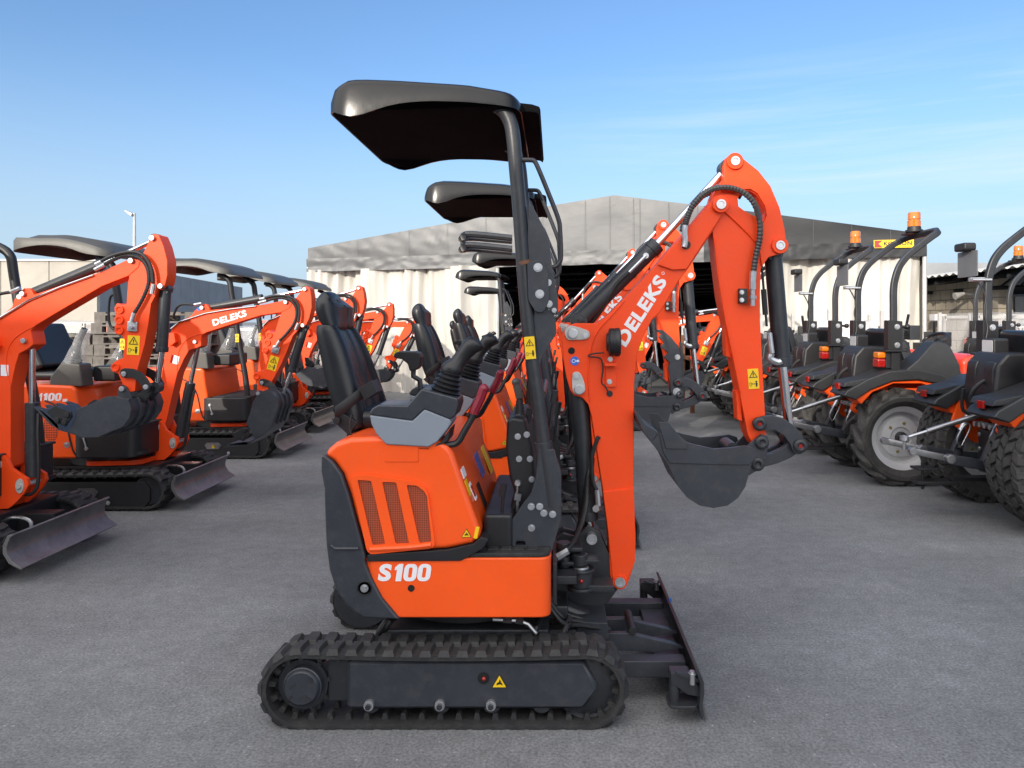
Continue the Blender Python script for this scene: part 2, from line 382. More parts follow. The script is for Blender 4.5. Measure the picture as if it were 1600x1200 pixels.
# ================================================================== the yard
def ground():
    m = mat('asphalt', (.170, .173, .177), .85, var=.16, vs=1.1, bump=.0); N, L = m.node_tree.nodes, m.node_tree.links
    b = N['Principled BSDF']; src = b.inputs['Base Color'].links[0].from_socket
    tc = N.new('ShaderNodeTexCoord')
    def nz(s, d=4, r=.6):
        n = N.new('ShaderNodeTexNoise'); n.inputs['Scale'].default_value = s; n.inputs['Detail'].default_value = d; n.inputs['Roughness'].default_value = r; L.new(tc.outputs['Object'], n.inputs['Vector']); return n
    def ramp(o, a, c, lo, hi):
        r = N.new('ShaderNodeMapRange'); r.inputs['From Min'].default_value = a; r.inputs['From Max'].default_value = c; r.inputs['To Min'].default_value = lo; r.inputs['To Max'].default_value = hi; L.new(o, r.inputs['Value']); return r.outputs[0]
    def mul(x, y):
        q = N.new('ShaderNodeMix'); q.data_type = 'RGBA'; q.blend_type = 'MULTIPLY'; q.inputs['Factor'].default_value = 1; L.new(x, q.inputs[6]); L.new(y, q.inputs[7]); return q.outputs[2]
    c = mul(src, ramp(nz(95, 3, .7).outputs['Fac'], .3, .7, .55, 1.45))
    c = mul(c, ramp(nz(14, 6, .7).outputs['Fac'], .32, .68, .84, 1.16))
    c = mul(c, ramp(nz(.35, 5).outputs['Fac'], .35, .65, .80, 1.16))
    mp = N.new('ShaderNodeMapping'); mp.inputs['Scale'].default_value = (.35, 2.6, 1); mp.inputs['Rotation'].default_value = (0, 0, .25); L.new(tc.outputs['Object'], mp.inputs['Vector'])
    sw = nz(1.0, 6, .65); L.new(mp.outputs[0], sw.inputs['Vector'])                                              # faint sweeping and tyre streaks
    c = mul(c, ramp(sw.outputs['Fac'], .3, .7, .90, 1.09))
    pa = N.new('ShaderNodeTexVoronoi'); pa.inputs['Scale'].default_value = .28; L.new(tc.outputs['Object'], pa.inputs['Vector'])   # big patches laid at different times
    c = mul(c, ramp(pa.outputs['Color'], 0, 1, .93, 1.06))
    v = N.new('ShaderNodeTexVoronoi'); v.inputs['Scale'].default_value = 42; L.new(tc.outputs['Object'], v.inputs['Vector'])      # pale chips of aggregate
    chip = ramp(v.outputs['Distance'], .17, .10, 0, 1); sel = ramp(v.outputs['Color'], .80, .84, 0, .85)
    k = N.new('ShaderNodeMath'); k.operation = 'MULTIPLY'; L.new(chip, k.inputs[0]); L.new(sel, k.inputs[1])
    q = N.new('ShaderNodeMix'); q.data_type = 'RGBA'; L.new(k.outputs[0], q.inputs['Factor']); L.new(c, q.inputs[6]); q.inputs[7].default_value = (.42, .41, .40, 1); c = q.outputs[2]
    st = ramp(nz(1.7, 5, .7).outputs['Fac'], .62, .76, 0, .5)                                                      # dark oil stains
    q = N.new('ShaderNodeMix'); q.data_type = 'RGBA'; L.new(st, q.inputs['Factor']); L.new(c, q.inputs[6]); q.inputs[7].default_value = (.085, .083, .082, 1); c = q.outputs[2]
    L.new(c, b.inputs['Base Color'])
    bp = N.new('ShaderNodeBump'); bp.inputs['Strength'].default_value = .55; bp.inputs['Distance'].default_value = .006; L.new(nz(110, 5, .7).outputs['Fac'], bp.inputs['Height']); L.new(bp.outputs[0], b.inputs['Normal'])
    g = MB().grid(lambda a, c: (-400+800*a, -300+1200*c, 0), 8, 8).build('asphalt_ground', m, flat=True); tag(g, kind='structure')
ground()
# ================================================================== the open-station mini excavator (centre row)
def boom_parts(root, text=True):
    """boom, arm, bucket and their cylinders, centred on y = 2.9"""
    yn, yf = 2.845, 2.955; Y = yn
    bo = [(953,899),(957,908),(962,916),(969,919),(977,916),(983,907),(992.5,877),(993,840),(993,830),(990,761),(991,600),(995,555),(1005,527),(1019,500),(1032,487),(1060,440),(1074,422),(1131,335),(1137,324),(1134,313),(1125,307),(1115,310),(1104,322),(1068,366),(1045,390),(1027,412),(961,481),(946,496),(931,505),(915,505),(899,505),(888,509),(881,518),(878,527),(880,560),(885,590),(891,610),(897,618),(910,622),(919,632),(924,650),(942,767),(950,830)]
    boom = MB().prism(O(bo, Y), yn, yf).build('boom', ORANGE2, root, .005)
    MB().prism(O([(942,768),(990,762),(993,840),(992,877),(980,905),(957,905),(950,830)], Y), yn-.006, yf+.006).build('lower_sleeve', ORANGE2, boom, .003)
    MB().prism(O([(1027,414),(1068,366),(1106,322),(1125,309),(1136,323),(1072,421),(1050,422)], Y), yn-.012, yf+.012).build('fork_plate', ORANGE2, boom, .004)
    # weld bead following the knee of the boom
    MB().tube([V3(u,v,Y-.001) for u, v in ((922,628),(919,590),(921,555),(932,520),(958,490),(975,470))], .0035, sm=4).build('weld_bead', ORANGE2, boom)
    pp = MB()
    for (u, v, r, q) in ((1124,321,13,.03), (968.5,908,11.5,.012)):
        x, z = W(u, v, Y); pp.cyl((x,yn-q,z),(x,yf+q,z), r*Y/F, n=24)
    pp.build('pin_boss', ORANGE2, boom, .003)
    pm = MB()
    for (u, v, r) in ((1124,321,7.5), (968.5,908,8)):
        x, z = W(u, v, Y); pm.lathe([(0,-.003),(r*Y/F*.55,-.003),(r*Y/F*.6,-.006),(r*Y/F,-.006),(r*Y/F,.03)], (x,yn-.03 if u > 1000 else yn-.012,z))
    pm.build('pin', ZINC, boom)
    def lockplate(pts, b1, b2):
        p = MB().prism(cat2(O(pts, Y), 4), yn-.008, yn).build('lock_plate', GALV, boom, .002)
        x, z = W(*b1, Y); MB().cyl((x,yn-.02,z),(x,yn-.006,z), 8*Y/F).build('pin', ZINC, p, .003)
        x, z = W(*b2, Y); MB().bolt((x,yn-.008,z), 4*Y/F).build('bolt', ZINC, p)
    lockplate([(883,515),(890,509),(899,510),(912,514),(920,518),(921,525),(915,530),(900,531),(888,531),(883,524)], (895,521), (914,524))
    lockplate([(894,588),(896,582),(903,581),(909,587),(914,603),(913,612),(905,617),(897,614),(894,605)], (905,608), (900,588))
    x, z = W(893,548,Y); MB().prism(circ(x,z,.013), yn-.002, yn+.001).build('plug_hole', VOID, boom)
    x, z = W(898,564,Y); bl = MB().prism(circ(x,z,.0175), yn-.002, yn).build('round_blue_sticker', BLUE, boom)
    sy = MB().prism(circ(x-.004,z,.0075), yn-.003, yn-.002, [circ(x-.004,z,.0055)]); sy.box(x+.002,x+.011,yn-.003,yn-.002,z-.002,z+.002); sy.prism(circ(x+.012,z,.005), yn-.003, yn-.002).build('symbol', WHITE, bl, flat=True)
    if text:
        x, z = W(978,543,Y); MB().text('DELEKS', (x,yn,z), .298, .054, radians(57.5), .06, bold=.042, sp=1.08).build('lettering', WHITE, boom, flat=True)
        x, z = W(1036,427,Y); MB().prism(circ(x,z,.006,14), yn-.0015, yn, [circ(x,z,.0045,14)]).build('registered_mark', WHITE, boom, flat=True)
    # work lamp with bracket and cable
    x, z = W(954,534,Y)
    lamp = MB().lathe([(0,-.02),(.032,-.02),(.036,-.014),(.05,-.010),(.054,-.004),(.051,.0),(.054,.005),(.051,.010),(.054,.016),(.054,.028),(.048,.032),(0,.032)], (x,yn,z), 'x').xf(Matrix.Translation((0,-.058,0))).build('work_lamp', BLACK, boom, .002)
    MB().prism(O([(946,568),(962,568),(962,604),(946,604)], Y), yn-.012, yn-.002).prism(O([(944,567),(962,566),(962,571),(944,571)], Y), yn-.05, yn).build('lamp_bracket', ORANGE2, lamp, .001)
    b = MB()
    for u, v in ((953,561),(952,596)): x, z = W(u,v,Y); b.bolt((x,yn-.012,z), .008)
    b.build('bolt', ZINC, lamp)
    MB().tube([V3(u,v,Y-.02) for u,v in ((944,551),(925,553),(920,557),(938,560),(942,575),(940,597),(945,603),(951,613))], .003, sm=4).build('lamp_cable', HOSE, lamp)
    x, z = W(952.5,615,Y); MB().prism(circ(x,z,.012), yn-.003, yn+.001).build('grommet', INK, boom)
    # ---------------- arm
    ao = [(1130,261),(1134,247),(1140,242.5),(1147,241),(1156,245),(1184,267),(1203,291),(1217,324),(1225,357),(1228,382),(1227,390),(1222,396),(1211,399),(1200,402),(1193,410),(1189,421),(1188,454),(1188,500),(1192,582),(1197.5,679),(1200,694),(1190,700),(1178,696),(1169,679),(1156,610),(1136,511),(1126,462),(1115,371),(1111,322),(1115,305),(1122,291),(1131,279)]
    hole = [(1153,310),(1160,299),(1172,298),(1183,305),(1193,322),(1196,333),(1193,342),(1186,340),(1176,336),(1163,329),(1154,322)]
    arm = MB().prism(O(ao, Y), yn+.004, yf-.004, [O(hole, Y)]).build('arm', ORANGE2, root, ang=25)
    MB().prism(O([(1130,261),(1134,247),(1147,241),(1156,245),(1184,267),(1203,291),(1217,324),(1225,357),(1228,382),(1222,396),(1200,402),(1190,417),(1183,372),(1190,352),(1197,338),(1194,322),(1183,303),(1172,296),(1158,297),(1140,300),(1126,298),(1131,280)], Y), yn-.008, yn+.004).prism(O([(1130,261),(1134,247),(1147,241),(1156,245),(1184,267),(1203,291),(1217,324),(1225,357),(1228,382),(1222,396),(1200,402),(1190,417),(1183,372),(1190,352),(1197,338),(1194,322),(1183,303),(1172,296),(1158,297),(1140,300),(1126,298),(1131,280)], Y), yf-.004, yf+.008).build('cheek_plate', ORANGE2, arm, .003)
    MB().tube([V3(u,v,Y) for u,v in ((1131,329),(1150,346),(1170,366),(1180,377))], .0035).tube([V3(u,v,Y) for u,v in ((1116,372),(1121,420),(1128,466),(1137,515),(1157,612))], .003).build('weld_bead', ORANGE2, arm)
    mb = MB()
    for u, v in ((1147,253),(1217,384)): x, z = W(u,v,Y); mb.cyl((x,yn-.02,z),(x,yf+.02,z), 13*Y/F, n=26)
    mb.build('pin_boss', ORANGE2, arm, .003)
    mb = MB()
    for u, v in ((1147,253),(1217,384)): x, z = W(u,v,Y); mb.lathe([(0,-.001),(.0095,-.001),(.011,-.004),(.0175,-.004),(.0175,.02)], (x,yn-.02,z))
    mb.build('pin', ZINC, arm)
    for a, b in (((1135,511),(1140,560)),((1152,612),(1158,660))):      # notched thumb stops under the arm
        MB().prism(O([a,(a[0]+6,a[1]),(b[0]+5,b[1]),(b[0]-3,b[1]-3)], Y), 2.87, 2.93).build('stop_plate', ORANGE2, arm, .002)
    x, z = W(1177.5,592,Y); warn_label(arm, x, z, .041, .077, yn+.004, radians(4))
    hb = MB().box(*[W(1153,0,Y)[0], W(1166,0,Y)[0]], yn-.02, yn+.004, W(0,474,Y)[1], W(0,451,Y)[1]).build('hose_clamp', BLACK, arm, .003)
    b = MB()
    for v in (457,469): x, z = W(1157,v,Y); b.bolt((x,yn-.02,z), .007)
    b.build('bolt', ZINC, hb)
    MB().tube([V3(u,v,Y-.025) for u,v in ((1071,352),(1074,340),(1082,322),(1097,305),(1115,295),(1138,293),(1160,300),(1178,317),(1187,345),(1187,372),(1182,395),(1178,420),(1177,436))], .0115, sm=9, rib=.11).build('hose', SLEEVE, arm)
    h = MB()
    h.tube([V3(u,v,Y-.025) for u,v in ((1071,352),(1070,362),(1071,376),(1069,386))], .011, sm=2).tube([V3(u,v,Y-.025) for u,v in ((1177,424),(1176,440),(1176,452))], .0135).tube([V3(u,v,Y-.025) for u,v in ((1176,452),(1176,478))], .009)
    h.cyl(V3(1176,462,Y-.025), V3(1176,467,Y-.025), .014, n=6).build('hose_fitting', ZINC, arm)
    MB().tube([V3(u,v,Y+.13) for u,v in ((1066,362),(1070,340),(1080,322),(1097,307),(1116,300),(1140,300),(1158,308))], .011, sm=8, rib=.1).build('hose', SLEEVE, arm)
    x, z = W(1071,383,Y); MB().prism(circ(x,z,.018), yn-.013, yn+.001).build('grommet', INK, boom)
    # ---------------- cylinders: barrel > rod, end_eye
    def cylinder(a, m, b, r, rr, y=2.9, port=True):
        A, M_, B = (V3(*q, Y) for q in (a, m, b)); A.y = M_.y = B.y = y
        o = MB().cyl(A, M_, r, n=24).cyl(M_+(A-M_).normalized()*.035, M_, r*1.12, n=24).cyl(A, A+(M_-A).normalized()*.02, r*1.1, n=24).build('hydraulic_cylinder', DARK, root, .003)
        MB().cyl(M_, B, rr, n=16).build('rod', CHROME, o)
        e = MB()
        for p in (A, B): e.cyl(p-Vector((0,.03,0)), p+Vector((0,.03,0)), r*1.05, n=18)
        e.build('end_eye', DARK, o, .002)
        if port:
            d = (A-M_).normalized(); s = Vector((0,-r,0)); q = M_+d*.07+s
            MB().cyl(q+Vector((0,.01,0)), q-Vector((0,.016,0)), .011).tube([q-Vector((0,.012,0)), q-Vector((0,.018,0))+d*.03, q-Vector((0,.012,0))+d*.09], .007).build('hose_fitting', ZINC, o)
            MB().tube([q-Vector((0,.012,0))+d*.09, q+d*.16, q+d*.25+Vector((.01,.02,-.03)), q+d*.36+Vector((.02,.04,-.04))], .008, sm=5).build('hose', HOSE, o)
        return o
    cylinder((905,503), (1030,379), (1140,259), .031, .0145)
    cylinder((1214,392), (1229,574), (1242,688), .034, .018, port=False)
    cb = cylinder((906,610), (920,818), (925,842), .036, .02, port=False)
    MB().tube([V3(u,v,2.84) for u,v in ((933,768),(926,750),(925,715),(932,690),(936,682))], .008, sm=5).build('hose', HOSE, cb)
    MB().tube([V3(u,v,2.84) for u,v in ((933,765),(935,790))], .011).cyl(V3(931,795,2.83), V3(936,795,2.86), .014, n=6).build('hose_fitting', ZINC, cb)
    h = MB()
    h.tube([V3(u,v,2.86) for u,v in ((1190,412),(1193,450),(1198,510))], .005).tube([V3(u,v,2.86) for u,v in ((1193,452),(1196,492))], .011).build('hose', HOSE, arm)
    h = MB(); h.cyl(V3(1202,520,2.86), V3(1206,552,2.86), .011).tube([V3(u,v,2.87) for u,v in ((1206,552),(1203,560),(1215,566),(1220,564))], .014, sm=3); h.build('hose_fitting', ZINC, arm)
    # ---------------- linkage and bucket
    lk = MB()
    arc = [(1183,652),(1190,649),(1204,648),(1220,652),(1236,662),(1248,675),(1255,688),(1256,698),(1251,707),(1243,709),(1236,703),(1232,692),(1222,679),(1208,671),(1196,671),(1184,671),(1176,666),(1175,657)]
    for a, b in ((yn-.022,yn-.006),(yf+.006,yf+.022)): lk.prism(O(arc, Y), a, b)
    link = lk.build('bucket_link', CHAR, root, .003)
    lk = MB()
    arc2 = [(1249,690),(1255,698),(1251,706),(1236,716),(1215,725),(1196,730),(1182,732),(1175,726),(1178,716),(1190,712),(1206,708),(1222,701),(1233,692),(1241,686)]
    for a, b in ((yn+.004,yn+.03),(yf-.03,yf-.004)): lk.prism(O(arc2, Y), a, b)
    lk.build('curved_link', CHAR, link, .004)
    mb = MB()
    for u, v, q in ((1184,661,.03),(1247,695,.03),(1188,690,.026),(1182,724,.02)):
        x, z = W(u,v,Y); mb.lathe([(0,0),(.008,0),(.012,-.006),(.02,-.006),(.026,-.002),(.026,.02),(0,.02)], (x,yn-q,z), n=22); mb.lathe([(0,.0),(.026,.0),(.026,.02),(0,.02)], (x,yf+.01,z), n=22)
    mb.build('pin', DARK, link, .002)
    mb = MB()
    for u, v, q in ((1184,661,.03),(1247,695,.03)): x, z = W(u,v,Y); mb.cyl((x,yn-q-.001,z),(x,yn-q+.004,z), .008)
    mb.build('grease_nipple', LENSR, link)
    yb0, yb1 = 2.765, 3.035; Yb = yb0
    shell = [(1016,690),(1032,709),(1044,726),(1060,761),(1074,778),(1093,790),(1115,794),(1137,790),(1153.5,778),(1164.5,761),(1170,742),(1177,722)]
    so = O(shell, Yb); bk = MB(); t = .010
    inn = []
    for i, p in enumerate(so):
        a, b = Vector(so[max(0,i-1)]), Vector(so[min(len(so)-1,i+1)]); d = (b-a).normalized(); inn.append((p[0]-d.y*t, p[1]+d.x*t))
    bk.prism(so+inn[::-1], yb0+.006, yb1-.006)
    bucket = bk.build('bucket', CHAR, root, ang=50)
    sp = [(1018,692),(1030,677),(1042,682),(1071,690),(1087,695),(1115,701),(1142,699),(1165,696),(1178,700),(1182,708),(1180,718),(1174,724),(1170,742),(1164.5,761),(1153.5,778),(1137,790),(1115,794),(1093,790),(1074,778),(1060,761),(1044,726),(1032,709)]
    for a, b in ((yb0,yb0+.008),(yb1-.008,yb1)):
        pl = MB().prism(O(sp, Yb), a, b).build('side_plate', CHAR, bucket, .001)
        q0, q1 = (a-.006, a) if a == yb0 else (b, b+.006)
        MB().prism(O([(1030,677),(1042,682),(1071,690),(1087,695),(1115,701),(1142,699),(1165,696),(1178,700),(1182,708),(1179,716),(1170,726),(1110,725),(1046,723),(1036,706)], Yb), q0, q1).prism(O([(1028,659),(1044,660),(1062,681),(1074,692),(1072,701),(1040,700)], Yb), q0-.006, q0).build('wear_plate', CHAR, pl, .0015)
    MB().prism(O([(1016,690),(1004,672),(993,648),(996,645),(1010,664),(1030,677),(1034,709)], Yb), yb0+.01, yb1-.01).build('cutting_edge', CHAR, bucket, .002)
    mb = MB()
    for k in range(4):
        y = yb0+.02+k*(yb1-yb0-.075)/3; mb.prism(O([(1012,684),(998,662),(991,640),(999,652),(1018,672),(1022,680)], Yb), y-.004, y+.038)
    mb.build('tooth', CHAR, bucket, .003)
    er = [(1160,702),(1176,686),(1188,677),(1197,680),(1200,692),(1196,708),(1192,722),(1188,732),(1178,736),(1168,742),(1164,720)]
    for a, b in ((yn-.018,yn-.006),(yf+.006,yf+.018)): MB().prism(O(er, Y), a, b).build('mounting_ear', CHAR, bucket, .003)
    x0, z0 = W(1150,705,Yb); MB().cyl((x0+.005,yn-.01,z0-.003),(x0+.005,yf+.01,z0-.003), .024).build('cross_tube', DARK, bucket)
    return boom

def canopy_parts(root):
    Y0, Y1 = 2.54, 3.455
    X = lambda u: W(u, 0, Y0)[0]
    Zc = lambda v: W(0, v, Y0)[1]
    top = [(507,150),(520,131),(540,122),(560,120),(617,122),(727,129),(769,136),(799,140),(815,147)]
    bot = [(507,170),(518,172),(528,177),(540,181),(551,181.5),(571,177),(598,167),(631,160),(672,157.5),(727,159),(799,166),(815,167)]
    def li(T, x):
        u = x*F/Y0+UV
        for a, b in zip(T, T[1:]):
            if a[0] <= u <= b[0]: return Zc(a[1]+(b[1]-a[1])*(u-a[0])/(b[0]-a[0]))
        return Zc(T[0][1] if u < T[0][0] else T[-1][1])
    def foot(ins):
        x0, x1 = X(507)+ins*.9, X(814)-ins*.7
        P = rnd([(x0,Y0+ins),(x1,Y0+ins),(x1,Y1-ins),(x0,Y1-ins)], .09, 6); out = []
        for i, p in enumerate(P):
            q = P[(i+1) % len(P)]; L = hypot(q[0]-p[0], q[1]-p[1]); n = max(1, int(L/.04))
            for k in range(n): t = k/n; out.append((p[0]+(q[0]-p[0])*t, p[1]+(q[1]-p[1])*t))
        return out
    base = foot(0); cx, cy = X(660), (Y0+Y1)/2
    def ring(sc, dz, kind):
        r = []
        for x, y in base:
            xx, yy = cx+(x-cx)*sc[0], cy+(y-cy)*sc[1]
            zt, zb = li(top, x), li(bot, x)
            if kind == 't': z = li(top, xx)+dz
            elif kind == 'm': z = zt-.028
            else: z = zb+dz
            r.append((xx, yy, z))
        return r
    mb = MB()
    mb.rings([ring((.985,.985),.001,'b'), ring((1,1),0,'b'), ring((1,1),0,'m'), ring((.985,.988),-.012,'t'), ring((.95,.962),-.003,'t'), ring((.88,.90),.004,'t'), ring((.80,.82),.014,'t'), ring((.3,.3),.016,'t')], False)
    mb.rings([ring((.3,.3),.016,'t'), ring((.05,.05),.017,'t')], True)
    inner = [ring((.985,.985),.001,'b'), ring((.975,.98),-.03,'t'), ring((.9,.92),-.035,'t'), ring((.1,.1),-.035,'t')]
    can = mb.build('canopy', CANOPY, root, ang=50)
    MB().rings(inner, True).build('lining', LINING, can, ang=50)
    # raised visor over the front edge
    prof = [(X(786),Zc(139)),(X(812),Zc(147)),(X(830),Zc(149)),(X(842),Zc(153)),(X(844),Zc(160)),(X(841),Zc(168)),(X(838),Zc(164)),(X(826),Zc(162)),(X(812),Zc(164)),(X(790),Zc(158))]
    MB().prism(prof, Y0+.10, Y1-.02).build('visor', LINING, can, .007, 3)
    r = MB()
    for y in (Y0+.25, (Y0+Y1)/2, Y1-.25): r.box(X(560), X(780), y-.03, y+.03, Zc(152), Zc(140))
    r.build('stiffening_rib', BLACK, can, .004)
    return can

def s100(loc):
    root = thing('mini_excavator', '', 'excavator', loc)
    # ---------------- tracks
    for y0, y1, near in ((2.427,2.577,1),(3.215,3.365,0)):
        c0, c1 = W(466,1080,2.427), W(918,1081,2.427); r = 66*2.427/F
        tr = rubber_track(root, c0, c1, r, y0, y1, near, 44)
        yo = y0-.004 if near else y1+.004; s = -1 if near else 1
        Yt = 2.427
        MB().box(W(505,0,2.427)[0], W(560,0,2.427)[0], y0+.05, y1-.02, W(0,1108,2.427)[1], W(0,1030,2.427)[1]).build('chassis_end', DARK, root, .006)
        if not near: MB().cyl((c0[0]+.01,y0-.012,c0[1]+.01),(c0[0]+.01,y0-.004,c0[1]+.01), .122, n=40).bolt((c0[0]-.09,y0-.012,c0[1]+.03), .010).build('wheel_cover', DARK, root)
        fr = [(540,1036),(914,1036),(935,1078),(934,1084),(912,1112),(540,1112)]
        f = MB().prism(O(fr, Yt), y0+.012, y1-.012).build('track_frame', CHAR, root, .011, 1)
        if near:
            for u in (576,687,767):
                x, z = W(u,1103,Yt); b = MB().cyl((x,y0-.004,z),(x,y0+.013,z), 8*Yt/F).build('roller_bolt', ZINC, f, .002)
                MB().cyl((x,y0-.014,z),(x,y0-.003,z), 4.6*Yt/F, n=6).build('stud', DARK, b, .001)
            x, z = W(755,1062,Yt); MB().prism(circ(x,z,9*Yt/F), y0+.008, y0+.013).build('access_hole', VOID, f)
            MB().ball((x+.002,y0+.006,z), .007).build('grease_nipple', LENSR, f)
            x, z = W(780,1067,Yt); tri_label(f, x, z, .0255, y0+.0115)
        rl = MB()
        for u in (576,687,767,846): x, z = W(u,1108,Yt); rl.cyl((x,y0+.03,z),(x,y1-.03,z), 15*Yt/F, n=24)
        rl.build('track_roller', DARK, root, .004)
        # sprocket with teeth, motor drum
        x, z = c0; R = 50*Yt/F; pts = []
        for k in range(11):
            a = 2*pi*k/11
            for da, q in ((-.2,.86),(-.1,1.0),(.1,1.0),(.2,.86)): pts.append((x+R*q*cos(a+da), z+R*q*sin(a+da)))
        ym = (y0+y1)/2
        sp = MB().prism(pts, ym-.012, ym+.012).prism(circ(x,z,R*.8,30), ym-.03, ym+.03).build('drive_sprocket', DARK, root, .002)
        yd = y0+.006 if near else y1-.006
        MB().lathe([(0,0),(.052,0),(.058,.006),(.060,.012),(.064,.014),(.064,.06),(.07,.062),(.07,.08)], (x+.006,yd,z+.004) if near else (x,yd-.08,z), n=36).build('motor_drum', CHAR, sp)
        if near:
            b = MB()
            for k in range(9): a = 2*pi*k/9+.2; b.bolt((x+.088*cos(a),ym-.03,z+.088*sin(a)), .006)
            b.build('bolt', DARK, sp)
            b = MB()
            for a, q in ((.75,.042),(-1.0,.042)): b.cyl((x+.006+q*cos(a),yd-.003,z+.004+q*sin(a)),(x+.006+q*cos(a),yd+.002,z+.004+q*sin(a)), .009)
            for dx, dz, w in ((-.022,.012,.012),(.012,-.024,.014),(-.03,-.026,.008)): b.prism(quad(x+dx,z+dz,w*2,.007,.5), yd-.002, yd+.001)
            b.build('cast_marks', DARK, sp, flat=True)
        x, z = c1; MB().lathe([(.0,0),(.03,0),(.03,.02),(.10,.03),(.108,.02),(.108,.10),(.10,.09),(0,.09)], (x,y0+.02,z), n=36).build('idler_wheel', DARK, root)
    # ---------------- undercarriage frame, slew ring, hoses under the deck
    x0, x1 = W(560,0,2.6)[0], W(880,0,2.6)[0]
    MB().box(x0+.08,x1-.05,2.60,3.19,.10,.255).box(x0+.2,x1+.02,2.7,3.1,.25,.30).build('undercarriage', DARK, root, .01)
    MB().cyl((-.33,2.9,.28),(-.33,2.9,.345), .25, n=40).cyl((-.33,2.9,.27),(-.33,2.9,.30), .29, n=40).build('slew_ring', BLACK, root, .004)
    h = MB()
    for k, (u, v) in enumerate(((600,975),(607,975),(880,990),(836,985))):
        h.tube([V3(u+10,964,2.62+.02*k),V3(u,v,2.6),V3(u-14,1000,2.6+.03*k)], .011, sm=6, rib=.08)
    h.tube([V3(u,v,2.62) for u,v in ((842,980),(850,992),(868,994),(884,985),(892,972))], .008, sm=5)
    h.build('hose', HOSE, root)
    h = MB(); h.tube([V3(u,v,2.58) for u,v in ((770,968),(812,970),(825,975),(838,990))], .008).cyl(V3(786,968,2.58), V3(800,969,2.58), .012, n=6).cyl(V3(806,969,2.58), V3(818,971,2.58), .012, n=6); h.build('hydraulic_pipe', STEEL, root)
    # ---------------- body
    Y = 2.5; yf = 3.3
    hood = MB().prism(O([(506,712),(513,701),(524,692),(548,684),(600,682),(689,690),(700,697),(708,708),(724,755),(742,806),(752,834),(748,842),(738,850),(700,858),(640,862),(574,866),(560,823),(546,771),(535,740),(521,721)], Y), Y, yf).build('engine_hood', ORANGE, root, .042, 6, ang=60)
    MB().prism(O([(600,681),(654,682),(654,722),(600,722)], Y), Y-.003, Y+.03).build('hood_panel', ORANGE, hood, .003)
    v1 = [(559.5,749),(581,750.5),(603,849),(583,851)]; v2 = [(598,752),(620,753),(640,848),(619,849)]; v3 = [(636,756.5),(652,758),(663,766),(668,775),(675,846),(656,847.5)]
    sc = lambda P: P
    fo = [(549,748),(553,743),(571,741),(645,751),(662,758),(669,768),(680,845),(679,853),(672,856),(580,865),(574,859)]
    fp = MB().prism(rnd(O(fo, Y), .01, 3), Y-.009, Y+.012, [rnd(O(q, Y), .006, 3) for q in (v1,v2,v3)]).build('vent_surround', ORANGE, hood)
    for q in (v1,v2,v3): MB().prism(rnd(O(q, Y), .006, 3), Y-.003, Y+.001).build('vent_grille', GRILLE, hood, flat=True)
    MB().tube([V3(u,v,Y-.008) for u,v in ((578,858),(600,857),(640,855),(674,851))], .009, sm=3).build('vent_lip', ORANGE, fp)
    x, z = W(729,833,Y); tri_label(hood, x, z, .0165, Y)
    x, z = W(745,832,Y); decal(hood, 'caution_sticker', quad(x-.001,z,.012,.04,-.2), Y-.0, YEL)
    # stickers on the sloping front face of the hood
    def front(du0, dv0, du1, dv1, y0, y1, m, name):
        (xa, za), (xb, zb) = W(du0,dv0,Y), W(du1,dv1,Y); n = Vector((za-zb, xb-xa))*-1; n.normalize()
        if n.x < 0: n = -n
        mb = MB(); o = .004
        mb.prism([(xa+n.x*.001,za+n.y*.001),(xb+n.x*.001,zb+n.y*.001),(xb+n.x*o,zb+n.y*o),(xa+n.x*o,za+n.y*o)], y0, y1); return mb.build(name, m, hood, flat=True)
    front(717,737,722,752,2.53,2.60,WHITE,'white_sticker'); front(723,755,731,780,2.53,2.575,YEL,'caution_sticker'); front(726,765,738,792,2.585,2.63,WHITE,'white_sticker'); front(729,770,737,790,2.59,2.625,LENSR,'red_sticker')
    front(720,745,735,785,2.9,2.99,BLUE,'instruction_sheet'); front(733,780,748,820,2.72,2.78,INK,'latch'); front(722,750,742,800,3.12,3.2,YEL,'caution_sticker')
    cw = MB().prism(O([(503.5,713),(506,709),(511,712),(521,720),(535,739),(546,771),(560,823),(572,868),(571,877),(582,903),(598,933),(626,966.5),(570,964),(558,957),(546,947),(534,932),(525,917),(516,889),(511,850),(509,800),(508,762),(503,735)], Y), Y-.012, yf+.012).build('counterweight', CHAR, root, .016, 4, ang=50)
    x, z = W(571,917,Y); p = MB().lathe([(0,0),(.020,0),(.023,-.004),(.025,0)], (x,Y-.012,z), n=24).build('bolt_recess', BLACK, cw)
    MB().bolt((x,Y-.012,z), .011).build('bolt', ZINC, p)
    MB().tube([V3(u,v,Y-.013) for u,v in ((517,852),(524,857),(560,857))], .006).build('edge_step', CHAR, cw)
    x, z = W(509,775,Y); MB().box(x-.006,x,2.56,2.75,z-.04,z+.03).build('white_sticker', WHITE, cw, flat=True)
    # rubber seal between hood and lower panel
    MB().prism(O([(574,866),(640,862),(700,858),(740,849),(752,838),(764,842),(756,856),(735,868),(720,876),(574,877)], Y), Y-.006, yf+.006).build('seal_strip', BLACK, root, .004)
    # lower side panel with rounded front corners
    xa, xb = W(566,0,Y)[0], W(861,0,Y)[0]; zt, zb = W(0,872,Y)[1], W(0,965.5,Y)[1]
    pl = rnd([(xa,Y),(xb,Y),(xb,yf),(xa,yf)], .045, 6)
    sp = MB().prism(pl, zb, zt, ax='z').build('side_panel', ORANGE, root, .006, 3)
    x, z = W(590,908,Y); model_no(MB(), 'S', x, Y, z, .176, .058).build('lettering', WHITE, sp, flat=True)
